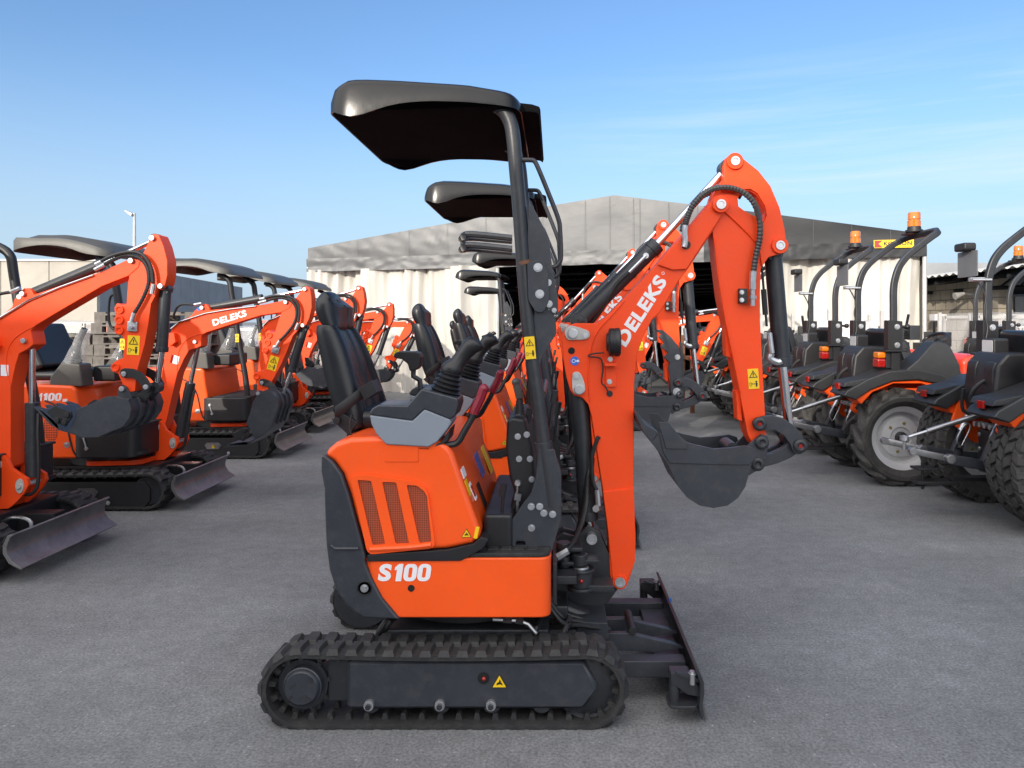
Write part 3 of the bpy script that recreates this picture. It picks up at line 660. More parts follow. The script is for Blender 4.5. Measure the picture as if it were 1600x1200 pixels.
    x, z = W(642.5,919,Y); MB().prism(circ(x,z,.0115), Y-.0015, Y+.001).build('drain_hole', VOID, sp)
    # deck with moulded rubber mat
    pm = rnd([(W(716,0,Y)[0],Y+.004),(xb-.002,Y+.004),(xb-.002,yf-.004),(W(716,0,Y)[0],yf-.004)], .045, 6)
    mat_ = MB().prism(pm, zt, zt+.016, ax='z').build('floor_mat', RUBBER, root, .004)
    g = MB(); x = W(740,0,Y)[0]
    while x < xb-.05:
        for k in range(6): g.box(x, x+.035, Y+.03+k*.125, Y+.13+k*.125, zt+.015, zt+.021)
        x += .045
    g.build('mat_tread', RUBBER, mat_, .002)
    MB().prism(rnd([(W(752,0,Y)[0],Y+.06),(W(800,0,Y)[0],Y+.06),(W(800,0,Y)[0],yf-.06),(W(752,0,Y)[0],yf-.06)], .02), zt+.01, zt+.13, ax='z').build('battery_cover', BLACK, root, .012, 3)
    # ---------------- seat (> headrest, cushion, belt, armrest)
    BK = ((-1,.15),(-.98,.8),(-.90,1.15),(-.76,1.25),(-.64,1.15),(-.60,.92),(-.56,1.03),(-.3,1.0),(-.03,.98),(0,.86),(.03,.98),(.3,1.0),(.56,1.03),(.60,.92),(.64,1.15),(.76,1.25),(.90,1.15),(.98,.8),(1,.15),(.92,-.7),(.5,-1),(0,-1.1),(-.5,-1),(-.92,-.7))
    HD = ((-1,.1),(-.96,.6),(-.82,.95),(-.5,1.12),(-.06,1.2),(0,1.02),(.06,1.2),(.5,1.12),(.82,.95),(.96,.6),(1,.1),(.96,-.5),(.7,-.9),(0,-1.05),(-.7,-.9),(-.96,-.5))
    def slab(pr, y0, y1, th0, wsc, PR=BK):        # pr: centre line (u,v) on the near edge
        rr = []
        P = cat([Vector((*W(u,v,2.72), 0)) for u, v in pr], 5)
        for i, p in enumerate(P):
            t = i/(len(P)-1); d = (P[min(i+1,len(P)-1)]-P[max(0,i-1)]).normalized(); n = Vector((d.y,-d.x,0))
            w = wsc(t); th = th0(t); hw = (y1-y0)/2*w; ym = y0+.03*(1-w)+hw
            ring = []
            for a, b in PR:
                q = p+n*(b*th); ring.append((q.x, ym+a*hw, q.y))
            rr.append(ring)
        return MB().rings(rr)
    seat = slab([(552,672),(543,648),(529,606),(516,556),(506,520),(505,508)], 2.70, 3.14, lambda t: .046*(.75+.5*sin(pi*min(1,t*1.1))*(1-t*.3)) if t < .97 else .03, lambda t: 1-.42*max(0,(t-.15)/.85)**1.1).build('seat', VINYL, root, ang=80)
    hr = slab([(517,518),(507,498),(502,479),(506,466),(511,461)], 2.725, 3.03, lambda t: .038*sin(pi*(.12+.8*t))+.006, lambda t: (.86+.14*sin(pi*min(1,t*1.25)))*(1-.55*max(0,t-.62)/.38), HD).build('headrest', VINYL, seat, ang=80)
    MB().box(W(540,0,2.8)[0], W(650,0,2.8)[0], 2.72, 3.12, W(0,672,2.75)[1], W(0,640,2.75)[1]).build('cushion', VINYL, seat, .03, 5, ang=60)
    MB().box(W(545,0,2.8)[0], W(620,0,2.8)[0], 2.76, 3.08, W(0,690,2.75)[1], W(0,668,2.75)[1]).build('seat_base', BLACK, seat, .01)
    x, z = W(529,656,2.69); MB().cyl((x,2.66,z),(x,2.70,z), .013).prism(O([(518,655),(535,645),(560,660),(545,680)], 2.69), 2.685, 2.70).build('recline_hinge', BLACK, seat, .003)
    bl = [(522,646),(536,636),(560,618),(577,607),(587,603)]; rr = []
    for i, (u, v) in enumerate(bl):
        p = V3(u,v,2.66+.02*i); rr.append([p+Vector((0,0,.024)), p+Vector((.004,-.003,.0)), p-Vector((0,0,.024)), p+Vector((.008,.006,0))])
    MB().rings(rr).prism(O([(562,606),(583,594),(592,612),(572,625)], 2.68), 2.66, 2.74).build('seat_belt', BLACK, seat, .002)
    MB().tube([V3(u,v,2.64) for u,v in ((549,648),(547,670),(553,688),(566,695),(595,692))], .004, sm=5).build('wiring', HOSE, seat)
    ar = O([(617,556),(619,551),(626,548.5),(650,549),(657,551),(660,558),(657,573),(652,578),(642,579),(639,568),(630,561),(619,559)], 3.16)
    a_ = MB().prism(ar, 3.13, 3.20).build('armrest', BLACK, seat, .008, 3, ang=60)
    MB().tube([V3(u,v,3.16) for u,v in ((646,578),(646,588),(656,594),(657,608),(658,640))], .012, n=6).build('bracket', DARK, a_)
    # ---------------- side consoles with joysticks and levers
    for k, (ya, yb) in enumerate(((2.49,2.635),(3.165,3.31))):
        Yc = 2.50; yo = ya if k == 0 else yb
        gl = [(579,651),(581,662),(588,676),(604,694),(670,698),(684,690),(700,670),(706,660),(704,655),(664,639),(645,657),(615,653),(579,648)]
        dk = [(579,648),(579,643),(583,637),(592,632),(637,633),(660,607),(716,622),(717,632),(712,650),(704,655),(664,639),(645,657),(615,653)]
        con = MB().prism(O(gl, Yc), ya, yb).build('console', GREY, root, .008, 3)
        MB().prism(O(dk, Yc), ya-.001, yb+.001).build('console_top', CHAR, con, .006, 3)
        MB().prism(O([(602,695),(672,699),(690,690),(704,668),(700,690),(670,704),(604,701)], Yc), ya+.01, yb-.01).build('console_base', BLACK, con, .004)
        ym = (ya+yb)/2; P = lambda u, v: Vector((W(u,v,Yc+.05)[0], ym, W(u,v,Yc+.05)[1]))
        js = MB(); ribs_bellow(js, P(694,617), P(706,577), .060, .034, 6); js = js.build('joystick', BLACK, root, ang=70)
        MB().rings([[P(u,v)+(Vector((-.35,0,.94)) if 0 else Vector((cos(q),0,sin(q)))).normalized()*r*a+Vector((0,r*b,0)) for a, b in [(cos(2*pi*i/14), sin(2*pi*i/14)) for i in range(14)]] for u, v, q, r in ((704,582,-.3,.036),(706,577,-.3,.04),(709,572,-.4,.036),(714,567,-.6,.027),(724,554,-.75,.026),(733,543,-.75,.03),(742,537,-.7,.033),(747,534,-.7,.028),(749,533,-.7,.012))]).build('grip', BLACK, js, ang=60)
        y = ya+.03 if k == 0 else yb-.03
        Q = lambda u, v: Vector((W(u,v,Yc)[0], y, W(u,v,Yc)[1]))
        lv = MB().tube([Q(684,696),(Q(706,696)),Q(716,690),Q(724,676),Q(735,657),Q(740,645)], .011, sm=5).build('safety_lever', BLACK, root)
        MB().tube([Q(739,648),Q(741,641),Q(750,622),Q(754,610),Q(756,607)], .0165, sm=4).ball(Q(755.5,608), .0165).build('grip', CRIM, lv)
    # front console between the levers: pedestal, travel levers, key
    Yp = 2.66
    ped = MB().prism(O([(792,658),(800,652),(820,655),(832,700),(838,760),(838,800),(826,830),(800,822),(798,790),(803,770),(796,745),(790,700)], Yp), Yp, Yp+.48).build('pedestal', BLACK, root, .012, 3)
    b = MB()
    for u, v in ((811,717),(828,717),(823,679),(831,749),(809,682)): x, z = W(u,v,Yp); b.bolt((x,Yp,z), .009)
    b.build('bolt', ZINC, ped)
    x, z = W(809,755,Yp); ky = MB().lathe([(0,-.012),(.009,-.012),(.012,-.008),(.013,0)], (x,Yp,z), n=18).build('key_switch', ZINC, ped)
    MB().tube([(x,Yp-.015,z-.005),(x-.002,Yp-.02,z-.03)], .004).prism([(x-.012,z-.055),(x+.01,z-.06),(x+.014,z-.035),(x-.008,z-.03)], Yp-.022, Yp-.016).prism([(x-.004,z-.1),(x+.004,z-.1),(x+.005,z-.06),(x-.005,z-.06)], Yp-.02, Yp-.017).build('key', STEEL, ky)
    lv = MB(); ribs_bellow(lv, V3(812,648,Yp+.05), V3(812,622,Yp+.05), .02, .013, 5); lv = lv.build('auxiliary_lever', BLACK, ped, ang=70)
    MB().tube([V3(u,v,Yp+.05) for u,v in ((812,622),(808,606),(806,598))], .014).ball(V3(806,597,Yp+.05), .016).build('knob', CANOPYG, lv)
    h = MB()
    for u0, u1, v1, y in ((822,826,650,2.8),(858,866,622,2.62),(866,872,640,2.98),(784,786,768,2.6)):
        h.tube([V3(u0,v1+50,y),V3((u0+u1)/2,v1+20,y),V3(u1,v1-8,y)], .006)
        h.tube([V3(u1-2,v1+8,y),V3(u1+2,v1-12,y)], .011)
    h.build('travel_lever', BLACK, ped)
    # ---------------- roll-over posts and canopy
    def cyl2(u, v, y): return V3(u, v, 2.6)+Vector((0, y-2.6, 0))
    for k, y in enumerate((2.6, 3.2)):
        pc = [(786,172),(797,190),(802,215),(806,260),(812,330),(819,430),(828,530),(840,620),(850,700),(858,765)]
        po = MB().tube([cyl2(u,v,y) for u, v in [(740,158),(768,162)]+pc], .0255, n=18, sm=5).build('canopy_post', DARK, root, ang=60)
        s = -1 if k == 0 else 1; ya = y-.012; yo = y-.03 if k == 0 else y+.03
        gp = MB()
        gp.prism(O([(826,322),(832,322),(858,372),(864,430),(862,480),(832,480),(823,425)], 2.6), ya, ya+.02)
        gp.prism(O([(836,478),(852,478),(868,496),(870,520),(846,560),(840,590),(836,560),(833,520)], 2.6), ya, ya+.02)
        gp.build('gusset_plate', CHAR, po, .002)
        gp = MB().prism(rnd(O([(824,411),(848,407),(857,430),(858,470),(850,488),(838,488),(826,470)], 2.6), .01), y-.032, y-.014).prism(rnd(O([(850,420),(862,412),(872,470),(872,488),(864,492),(850,470)], 2.6), .006), y-.02, y-.006)
        gp.build('hinge_plate', CHAR, po, .002)
        b = MB()
        for u, v, r in ((841,419,.0125),(843.5,460,.0125),(856.5,442,.01),(858,475,.01),(866,485,.007)): x, z = W(u,v,2.6); b.bolt((x,y-.032 if u < 850 else y-.02,z), r)
        b.build('bolt', ZINC, po)
        MB().tube([cyl2(818.5,408,y),cyl2(820,414,y)], .0275, n=18).build('weld_bead', RUST, po)
        # foot bracket
        fb = MB()
        fb.prism(O([(769,849),(793,820),(818,784),(830,768),(838,740),(842,700),(866,700),(877,735),(877,809),(862,857),(826,857),(820,842),(808,842),(804,857),(770,857)], 2.6), y-.03, y-.014)
        fb.prism(O([(770,848),(862,848),(862,857),(770,857)], 2.6), y-.03, y+.06)
        fb = fb.build('foot_bracket', CHAR, po, .003)
        b = MB()
        for u, v in ((830.5,788),(843.5,788),(850,798),(863.5,800),(831,821)): x, z = W(u,v,2.6); b.bolt((x,y-.03,z), .010)
        b.build('bolt', ZINC, fb)
        MB().tube([cyl2(848,690,y),cyl2(862,790,y)], .032, n=18).build('socket', DARK, po, .003)
        # tubular guard loop in front of the post
        MB().tube([cyl2(u,v,y) for u, v in ((812,250),(828,250),(835,252),(841,263),(857,302),(872,341),(875,360),(876.5,400),(873,412),(866,417),(852,420))], .0085, n=10, sm=5).build('guard_loop', DARK, po)
        x, z = W(829,543,2.6)
        if k == 0: warn_label(po, x-.001, z, .036, .078, y-.026, radians(5))
        else: warn_label(po, W(829.5,543,2.6)[0], z, .034, .074, y-.026, radians(5))
    MB().tube([cyl2(796,186,2.6), cyl2(796,186,3.2)], .022, n=12).tube([cyl2(848,618,2.62), cyl2(848,618,3.18)], .014, n=12).build('cross_bar', DARK, root)
    canopy_parts(root)
    # ---------------- swing post in front of the deck
    Y = 2.86
    sw = MB().prism(O([(866,840),(880,832),(900,838),(918,820),(936,830),(950,862),(975,905),(958,930),(944,946),(905,950),(880,946),(866,925)], Y), 2.852, 2.87).prism(O([(866,840),(880,832),(900,838),(918,820),(936,830),(950,862),(975,905),(958,930),(944,946),(905,950),(880,946),(866,925)], Y), 2.93, 2.948)
    sw.prism(O([(862,868),(944,876),(950,905),(944,930),(862,930)], Y), 2.87, 2.93)
    sw = sw.build('swing_bracket', DARK, root, .004)
    x, z = W(908,905,2.72); c = MB().cyl((x,2.74,z-.03),(x,2.74,z+.03), .042, n=24).cyl((x,2.74,z+.026),(x,2.74,z+.036), .05, n=24).cyl((x,2.74,z-.044),(x,2.74,z-.03), .05, n=24).box(x+.01,x+.12,2.71,2.80,z-.045,z-.02).build('swing_eye', DARK, sw, .004)
    MB().cyl((x,2.74,z+.03),(x,2.74,z+.042), .03).build('pin', ZINC, c, .003)
    MB().ball((x,2.698,z), .008).build('grease_nipple', LENSR, c)
    MB().cyl((xb-.03,2.72,z+.002),(x-.03,2.735,z+.002), .015).build('swing_cylinder_rod', CHROME, sw)
    x, z = W(925,845,2.8); MB().lathe([(0,0),(.012,0),(.015,-.005),(.02,-.005),(.02,.05)], (x,2.82,z), n=20).build('pin', ZINC, sw)
    cl = MB()
    for u, v, r in ((880,850,.028),(882,872,.02),(905,868,.03)): x, z = W(u,v,2.78); cl.cyl((x,2.74,z-.02),(x,2.74,z+.02), r).box(x-.01,x+.07,2.72,2.80,z-.012,z+.004)
    cl.build('valve_fitting', DARK, sw, .004)
    # ---------------- dozer blade
    Yd = 2.9
    dz = MB()
    prof = [(.462,.189),(.470,.192),(.490,.150),(.492,.11),(.486,.07),(.489,.03),(.480,.026),(.475,.07),(.478,.108),(.478,.145)]
    dz.prism(prof, 2.53, 3.30)
    dz = dz.build('dozer_blade', DARK, root, ang=50)
    MB().prism([(.486,.07),(.491,.07),(.508,.012),(.502,.010)], 2.47, 3.33).build('cutting_edge', WORN, dz)
    for ya, yb in ((2.44,2.53),(3.30,3.39)):
        MB().prism(prof, ya, yb).prism([(.40,.175),(.478,.15),(.478,.135),(.40,.16)], min(ya,yb)+.02, min(ya,yb)+.03).build('blade_extension', DARK, dz, .002)
        yh = ya+.045
        ex = MB().prism([(.385,.165),(.45,.165),(.487,.108),(.487,.085),(.44,.095),(.385,.135)], yh-.02, yh+.04, ).prism(rnd([(.375,yh-.04),(.48,yh-.04),(.48,yh+.05),(.375,yh+.05)], .03), .055, .067, ax='z').cyl((.40,yh,.06),(.40,yh,.15), .018)
        ex.build('hinge_bracket', DARK, dz, .003)
        MB().cyl((.455,yh-.03,.135),(.455,yh-.03,.175), .009).bolt((.455,yh-.03,.17), .011, (0,0,1)).build('bolt', ZINC, dz)
    for z, y in ((.105,2.58),(.17,3.1)): MB().prism(circ(.476,z,.012,14), y-.003, y).xf(Matrix.Translation((0,0,0))).build('blue_sticker', BLUE, dz, flat=True)
    MB().box(.10,.46,2.60,2.66,.085,.145).box(.10,.46,3.14,3.20,.085,.145).box(.36,.46,2.66,3.14,.085,.12).build('push_arm', CHAR, root, .006)
    MB().prism([(.18,.20),(.27,.20),(.44,.16),(.47,.145),(.36,.13),(.18,.14)], 2.70, 2.725).prism([(.18,.20),(.27,.20),(.44,.16),(.47,.145),(.36,.13),(.18,.14)], 2.83, 2.855).prism([(.08,.25),(.19,.245),(.195,.19),(.13,.155),(.08,.165)], 2.68, 2.87).build('blade_clevis', CHAR, root, .003)
    x, z = W(988,985,2.7); MB().cyl((x,2.69,z),(x,2.86,z), .015).build('pin', BLACK, root, .002)
    cy = MB().cyl((-.03,2.78,.29),(.12,2.78,.225), .03).build('blade_cylinder', DARK, root, .003)
    MB().cyl((-.1,2.78,.315),(-.02,2.78,.285), .014).build('rod', CHROME, cy)
    boom_parts(root)
    h = MB()                                   # hydraulic lines fanning out of the deck to the swing post and blade
    for k in range(5):
        y = 2.66+.045*k; h = MB()
        h.tube([(xb-.05,y,.47-.02*k),(xb+.05,y+.03,.50-.03*k),(xb+.11,2.80+.02*k,.56),(xb+.14,2.86,.66+.02*k),(xb+.16,2.9,.80)], .009, sm=6, rib=.05).build('hose', HOSE, root)
    for k in range(3):
        h = MB(); h.tube([(-.02,2.62+.05*k,.33),(.03,2.62+.05*k,.27),(.10,2.66+.03*k,.245),(.2,2.7,.215)], .008, sm=5).build('hose', HOSE, root)
    MB().cyl((xb+.02,2.66,.49),(xb+.06,2.67,.51), .013, n=6).build('hose_fitting', ZINC, root)
    MB().box(xb+.01,xb+.09,2.62,2.70,.405,.435).build('bracket', DARK, root, .004)
    MB().box(xb+.005,xb+.02,2.56,3.24,.36,.50).build('front_plate', DARK, root, .004)
    return root
M1 = s100((-.37, 2.9, 0))
# ================================================================== more of the centre row
ROW = 'mini excavators parked in the centre row'
M1['label'] = 'nearest and largest orange mini excavator, side on with its bucket curled in'; M1['group'] = ROW
M2 = dup(M1, (-.37, 4.77, 0), 'orange mini excavator right behind the nearest one, with a toothed thumb on its arm', skip=('wear_plate_',))
def thumb(root):
    Y = 4.70
    o = MB().prism(O([(1024,514),(1036,516),(1048,526),(1056,536),(1060,540),(1064,560),(1066,600),(1066,614),(1060,622),(1052,620),(1048,612),(1047,590),(1044,576),(1046,566),(1038,558),(1044,551),(1034,543),(1037,535),(1030,527),(1033,522)], Y), Y, Y+.07).build('thumb', CHAR, root, .003)
    x, z = W(1057.5,612,Y); MB().bolt((x,Y,z), .02).build('bolt', ZINC, o)
    x, z = W(1058.5,558,Y); MB().bolt((x,Y,z), .014).build('bolt', ZINC, o)
    MB().prism(O([(1062,534),(1067,536),(1070,600),(1068,622),(1063,620),(1065,590)], Y), Y+.01, Y+.06).build('thumb_bracket', DARK, root, .002)
thumb(M2)
M3 = dup(M1, (-.37, 6.64, 0), 'orange mini excavator third in the centre row, with bare overhead bars instead of a canopy', skip=('canopy',))
fb = MB()
for dv in (0, 17): fb.tube([V3(u,v+dv,6.3) for u,v in ((800,372),(740,366),(726,367),(722,372))]+[V3(722,374+dv,6.9),V3(740,372+dv,7.1),V3(800,377+dv,7.1)], .028, sm=4)
fb.tube([V3(723,371,6.35),V3(724,388,6.35)], .024).build('overhead_bars', DARK, M3)
dup(M1, (-.52, 8.55, 0), 'orange mini excavator fourth in the centre row, its small canopy uppermost of the three', scale=.97)
dup(M1, (-.95, 10.25, 0), 'orange mini excavator fifth in the centre row, its canopy the middle one of three', scale=.93)
dup(M1, (-1.05, 11.75, 0), 'orange mini excavator last in the centre row, its small canopy lowest of the three', scale=.86)

# ================================================================== the left row: rounder mini excavators facing the same way
def left_machine(loc, rot, brot, label, roof=True, xr=-3.12, body=True, logo=True, badge=False, jib=1):
    R = thing('mini_excavator', label, 'excavator', (-3.0, 5.65, 0), 'mini excavators parked in the left row')
    Y = 5.21
    X = lambda u, y=Y: W(u,0,y)[0]
    Zv = lambda v, y=Y: W(0,v,y)[1]
    for ya, yb, near in ((5.21,5.39,1),(5.92,6.10,0)):
        c1 = W(228,768,5.21); c0 = (c1[0]-1.02, c1[1]); r = 31*5.21/F
        rubber_track(R, c0, c1, r, ya, yb, near, 40)
        yo = ya-.003 if near else yb+.003
        fr = [(X(74)-.08,Zv(754)),(X(225),Zv(754)),(X(233),Zv(764)),(X(233),Zv(783)),(X(225),Zv(793)),(X(74)-.08,Zv(793))]
        f = MB().prism(fr, ya+.006, yb-.006).build('track_frame', BLACK, R, .004)
        p = MB().prism(O([(117,769),(122,763.5),(147,763.5),(153,769),(147,777.5),(122,777.5)], Y), ya+.001, ya+.008).build('nameplate', STEEL, f, .001)
        x, z = W(136,771,Y); tri_label(p, x, z, .022, ya+.001)
        b = MB(); x, z = W(168,786,Y); b.bolt((x,ya+.006,z), .012); b.build('bolt', ZINC, f)
        MB().cyl((c0[0],ya+.03,c0[1]),(c0[0],yb-.03,c0[1]), .11, n=28).build('drive_sprocket', DARK, R, .006)
        MB().cyl((c1[0],ya+.03,c1[1]),(c1[0],yb-.03,c1[1]), .105, n=28).build('idler_wheel', DARK, R, .006)
        rl = MB()
        for k in range(4): x = c0[0]+.25+k*.19; rl.cyl((x,ya+.04,.075),(x,yb-.04,.075), .045)
        rl.build('track_roller', DARK, R, .004)
    MB().box(-3.85,-2.9,5.36,5.95,.13,.29).build('undercarriage', BLACK, R, .01)
    MB().cyl((-3.35,5.65,.27),(-3.35,5.65,.37), .28, n=36).build('slew_ring', DARK, R, .004)
    # dozer blade with a curved face to the front (+x)
    fr = [(-2.648,.258),(-2.668,.25),(-2.690,.20),(-2.690,.16),(-2.66,.11),(-2.60,.078),(-2.592,.086),(-2.645,.122),(-2.670,.165),(-2.670,.195),(-2.652,.24),(-2.638,.252)]
    d = MB().prism(fr, 5.20, 6.02).build('dozer_blade', WORN, R, .002, ang=50)
    MB().box(-3.05,-2.68,5.42,5.48,.13,.20).box(-3.05,-2.68,5.82,5.88,.13,.20).box(-2.98,-2.7,5.60,5.70,.16,.26).build('push_arm', BLACK, R, .006)
    MB().tube([(-2.95,5.5,.2),(-2.85,5.47,.27),(-2.74,5.46,.26),(-2.72,5.45,.2)], .01, sm=4).build('hose', STEEL, R)
    if body:
        Y = 5.27; yf = 6.03
        hd = [(X(48,Y)-.55,Zv(700,Y)),(X(48,Y)-.62,Zv(640,Y)),(X(48,Y)-.55,Zv(612,Y)),(X(48,Y)-.3,Zv(603,Y)),(X(60,Y),Zv(601,Y)),(X(112,Y),Zv(603,Y)),(X(118,Y),Zv(609,Y)),(X(122,Y),Zv(640,Y)),(X(126,Y),Zv(660,Y)),(X(126,Y),Zv(717,Y)),(X(48,Y)-.45,Zv(717,Y))]
        hood = MB().prism(hd, Y, yf).build('engine_hood', ORANGE, R, .035, 5, ang=60)
        MB().tube([V3(u,v,Y-.003) for u,v in ((70,626),(84,632),(96,645),(104,662),(110,690),(116,708),(125,716))], .006, sm=4).build('seam', BLACK, hood)
        x, z = W(80,667,Y); MB().prism(cat2([(x+.052*cos(k*pi/5),z+.105*sin(k*pi/5)) for k in range(10)],3), Y-.002, Y+.002).build('vent_grille', GRILLE2, hood, flat=True)
        b = MB(); x, z = W(104.5,695,Y); b.lathe([(0,-.006),(.011,-.006),(.013,-.002),(.022,-.002),(.022,.002)], (x,Y,z)).build('bolt', ZINC, hood)
        if badge:
            x, z = W(55,626.5,Y); model_no(MB(), 'M', x, Y, z, .185, .056).build('lettering', WHITE, hood, flat=True)
            x, z = W(97.5,627.5,Y); MB().text('SE', (x,Y,z), .036, .02, -.03, .12, bold=.05).build('lettering', WHITE, hood, flat=True)
        fd = rnd([(X(110,Y),Y-.012),(X(214,Y),Y-.012),(X(214,Y),yf+.012),(X(110,Y),yf+.012)], .09, 6)
        dk = MB().prism(fd, Zv(716,Y), Zv(666,Y), ax='z').build('side_panel', BLACK, R, .012, 4)
        MB().tube([V3(130,684,Y-.015),V3(135,700,Y-.015)], .006).bolt(V3(130,682,Y-.012), .011).bolt(V3(135,701,Y-.012), .011).build('side_slot', ZINC, dk)
        MB().prism([(X(135,Y),Zv(667,Y)),(X(215,Y),Zv(667,Y)),(X(215,Y),Zv(664,Y)),(X(135,Y),Zv(664,Y))], Y+.02, yf-.02).build('floor_mat', RUBBER, R, .004)
        MB().prism(rnd([(-3.4,Y+.05),(X(236,5.5),Y+.1),(X(236,5.5),yf-.1),(-3.4,yf-.05)], .1), Zv(719,5.4)-.03, Zv(716,5.4)-.01, ax='z').build('base_plate', ORANGE2, R, .004)
        # low tilted seat, consoles, levers under clear bags
        st = MB().prism([(X(48,5.4)-.05,.95),(X(48,5.4)-.12,1.30),(X(48,5.4)-.07,1.33),(X(48,5.4)+.08,1.0)], 5.42, 5.88).box(X(48,5.4)-.02,X(95,5.4),5.42,5.88,.90,.97).build('seat', VINYL, R, .03, 4, ang=60)
        for ya, yb in ((5.29,5.43),(5.87,6.01)):
            cs = MB().prism([(X(64),Zv(605)),(X(66),Zv(590)),(X(84),Zv(567)),(X(113),Zv(570)),(X(117),Zv(606))], ya, yb).build('console', CANOPYG, R, .012, 3)
            x = X(98); y = (ya+yb)/2; z0 = Zv(569)
            js = MB(); ribs_bellow(js, (x-.01,y,z0), (x+.0,y,z0+.09), .05, .03, 4); js.tube([(x,y,z0+.08),(x+.02,y,z0+.16),(x+.06,y,z0+.25)], .022, sm=4); js = js.build('joystick', BLACK, R, ang=60)
            bg = MB(); rr = []
            for t, q in ((0,.075),(.15,.07),(.35,.062),(.55,.05),(.75,.05),(.92,.052),(1,.02)):
                rr.append([(x-.02+.085*t+q*cos(k*pi/7)*(1+.12*noise.noise((k*1.7,t*6,y))), y+q*.9*sin(k*pi/7)*(1+.2*noise.noise((k*2.1,t*5,3+y))), z0+.245*t+.01*noise.noise((k,t*9,y))) for k in range(14)])
            bg.rings(rr).build('plastic_bag', BAG, js)
        MB().box(X(113),X(150),5.44,5.86,Zv(600),Zv(575)).build('control_box', BLACK, R, .015, 3)
        for y in (5.36, 5.94):
            po = MB().tube([(-3.30,y,1.80),(-3.20,y,1.74),(-3.17,y,1.60),(-3.10,y,1.15),(-3.03,y,.75),(-3.0,y,.39)], .027, n=14, sm=5).cyl((-3.0,y,.385),(-3.0,y,.405), .07).build('canopy_post', BLACK, R)
            x, z = -3.105, 1.17; warn_label(po, x, z, .036, .08, y-.028)
            if y < 5.5: MB().tube([(-3.15,y,1.52),(-3.21,y,1.51),(-3.22,y,1.35),(-3.19,y,1.28),(-3.12,y,1.28)], .009, sm=4).build('grab_handle', BLACK, po)
        # canopy, wavy skirt
        if not roof: ya0 = 0
        rr = []; xs0, xs1, ya, yb = -3.84, xr, 5.2, 6.1
        base = rnd([(xs0,ya),(xs1,ya),(xs1,yb),(xs0,yb)], .11, 6); fine = []
        for i, p in enumerate(base):
            q = base[(i+1)%len(base)]; n = max(1,int(hypot(q[0]-p[0],q[1]-p[1])/.05))
            for k in range(n): fine.append((p[0]+(q[0]-p[0])*k/n, p[1]+(q[1]-p[1])*k/n))
        def zt(x): t = (x-xs0)/(xs1-xs0); return 1.935-.12*max(0,t-.45)**1.5/.4-.012*sin(pi*t*1.5)
        def zb(x): t = (x-xs0)/(xs1-xs0); return 1.825+.045*sin(pi*min(1,t*1.35))-.10*max(0,t-.6)
        def rg(s, dz, b=False): return [(-3.38+(x+3.38)*s, 5.65+(y-5.65)*s, (zb(x) if b else zt(-3.38+(x+3.38)*s))+dz) for x, y in fine]
        if roof: can = MB().rings([rg(.985,.0,1), rg(1,0,1), rg(1,-.03), rg(.975,-.005), rg(.86,.0), rg(.76,.028), rg(.1,.03)], False).rings([rg(.985,0,1), rg(.97,-.04), rg(.1,-.02)], False).build('canopy', CANOPYG, R, ang=50)
    # ---------------- swing bracket, boom, arm, bucket: traced at y = 4.2, then turned about the foot pin
    T = 4.2; yn, yf = T-.055, T+.055; Pn = W(18,715,T)
    pc = Vector((Pn[0], 0, Pn[1]))
    shift = Vector((-2.986-Pn[0], 5.65-T, .546-Pn[1]))
    MT = Matrix.Translation(shift)
    MR = MT @ Matrix.Translation(pc) @ Matrix.Rotation(-rot, 4, 'Y') @ Matrix.Translation(-pc)
    Bp = Vector((W(206,601,T)[0], 0, W(206,601,T)[1]))
    MBk = MR @ Matrix.Translation(Bp) @ Matrix.Rotation(-brot, 4, 'Y') @ Matrix.Translation(-Bp)
    PP = lambda u, v, y=T: V3(u,v,T)+Vector((0,y-T,0))
    kb = O([(-12,722),(0,712),(12,704),(20,700),(30,706),(38,722),(52,732),(62,738),(64,748),(58,760),(46,774),(34,784),(6,786),(-8,778),(-14,750)], T)
    k = MB()
    for a, b in ((T-.085,T-.06),(T+.06,T+.085)): k.prism(kb, a, b)
    k.prism(O([(-14,738),(30,738),(40,760),(30,784),(-8,784)], T), T-.06, T+.06)
    sw = k.xf(MT.copy()).build('swing_bracket', ORANGE2, R, .004)
    for (u, v, u2, v2) in ((18,712,18,720),(52,745,50,753)):
        p = MB().prism(cat2([(W(u,v,T)[0]+.022*cos(q*pi/4), W(u,(v+v2)/2,T)[1]+.04*sin(q*pi/4)) for q in range(8)],3), T-.094, T-.085).cyl(PP(u,(v+v2)/2,T-.105), PP(u,(v+v2)/2,T+.09), .014)
        p.xf(MT.copy()).build('pin', GALV, sw)
    MB().cyl(PP(8,772,T-.12), PP(8,772,T-.06), .03).xf(MT.copy()).build('swing_cylinder', BLACK, sw)
    bo = [(8,725),(20,729),(31,722),(31,705),(31,600),(38,566),(44,547),(57,540),(66,533),(64,520),(62,512),(69,504),(107,481),(172,443),(213,427),(228,414),(231,405),(226,397),(218,396),(211,402),(172,420),(67,456),(64,450),(58,446),(51,446),(44,454),(36,464),(33,475),(11,493),(2,505),(-3,520),(-4,560),(2,640),(6,700)]
    boom = MB().prism(O(bo, T), yn, yf).xf(MR.copy()).build('boom', ORANGE2, R, .005)
    MB().tube([PP(u,v,yn-.001) for u,v in ((31,600),(24,560),(30,534),(45,517),(69,504))], .003, sm=4).xf(MR.copy()).build('weld_bead', ORANGE2, boom)
    b = MB()
    for u, v in ((218,404),(51,455),(53,527)): b.cyl(PP(u,v,yn-.018), PP(u,v,yf+.018), .0145)
    b.xf(MR.copy()).build('pin', ZINC, boom, .002)
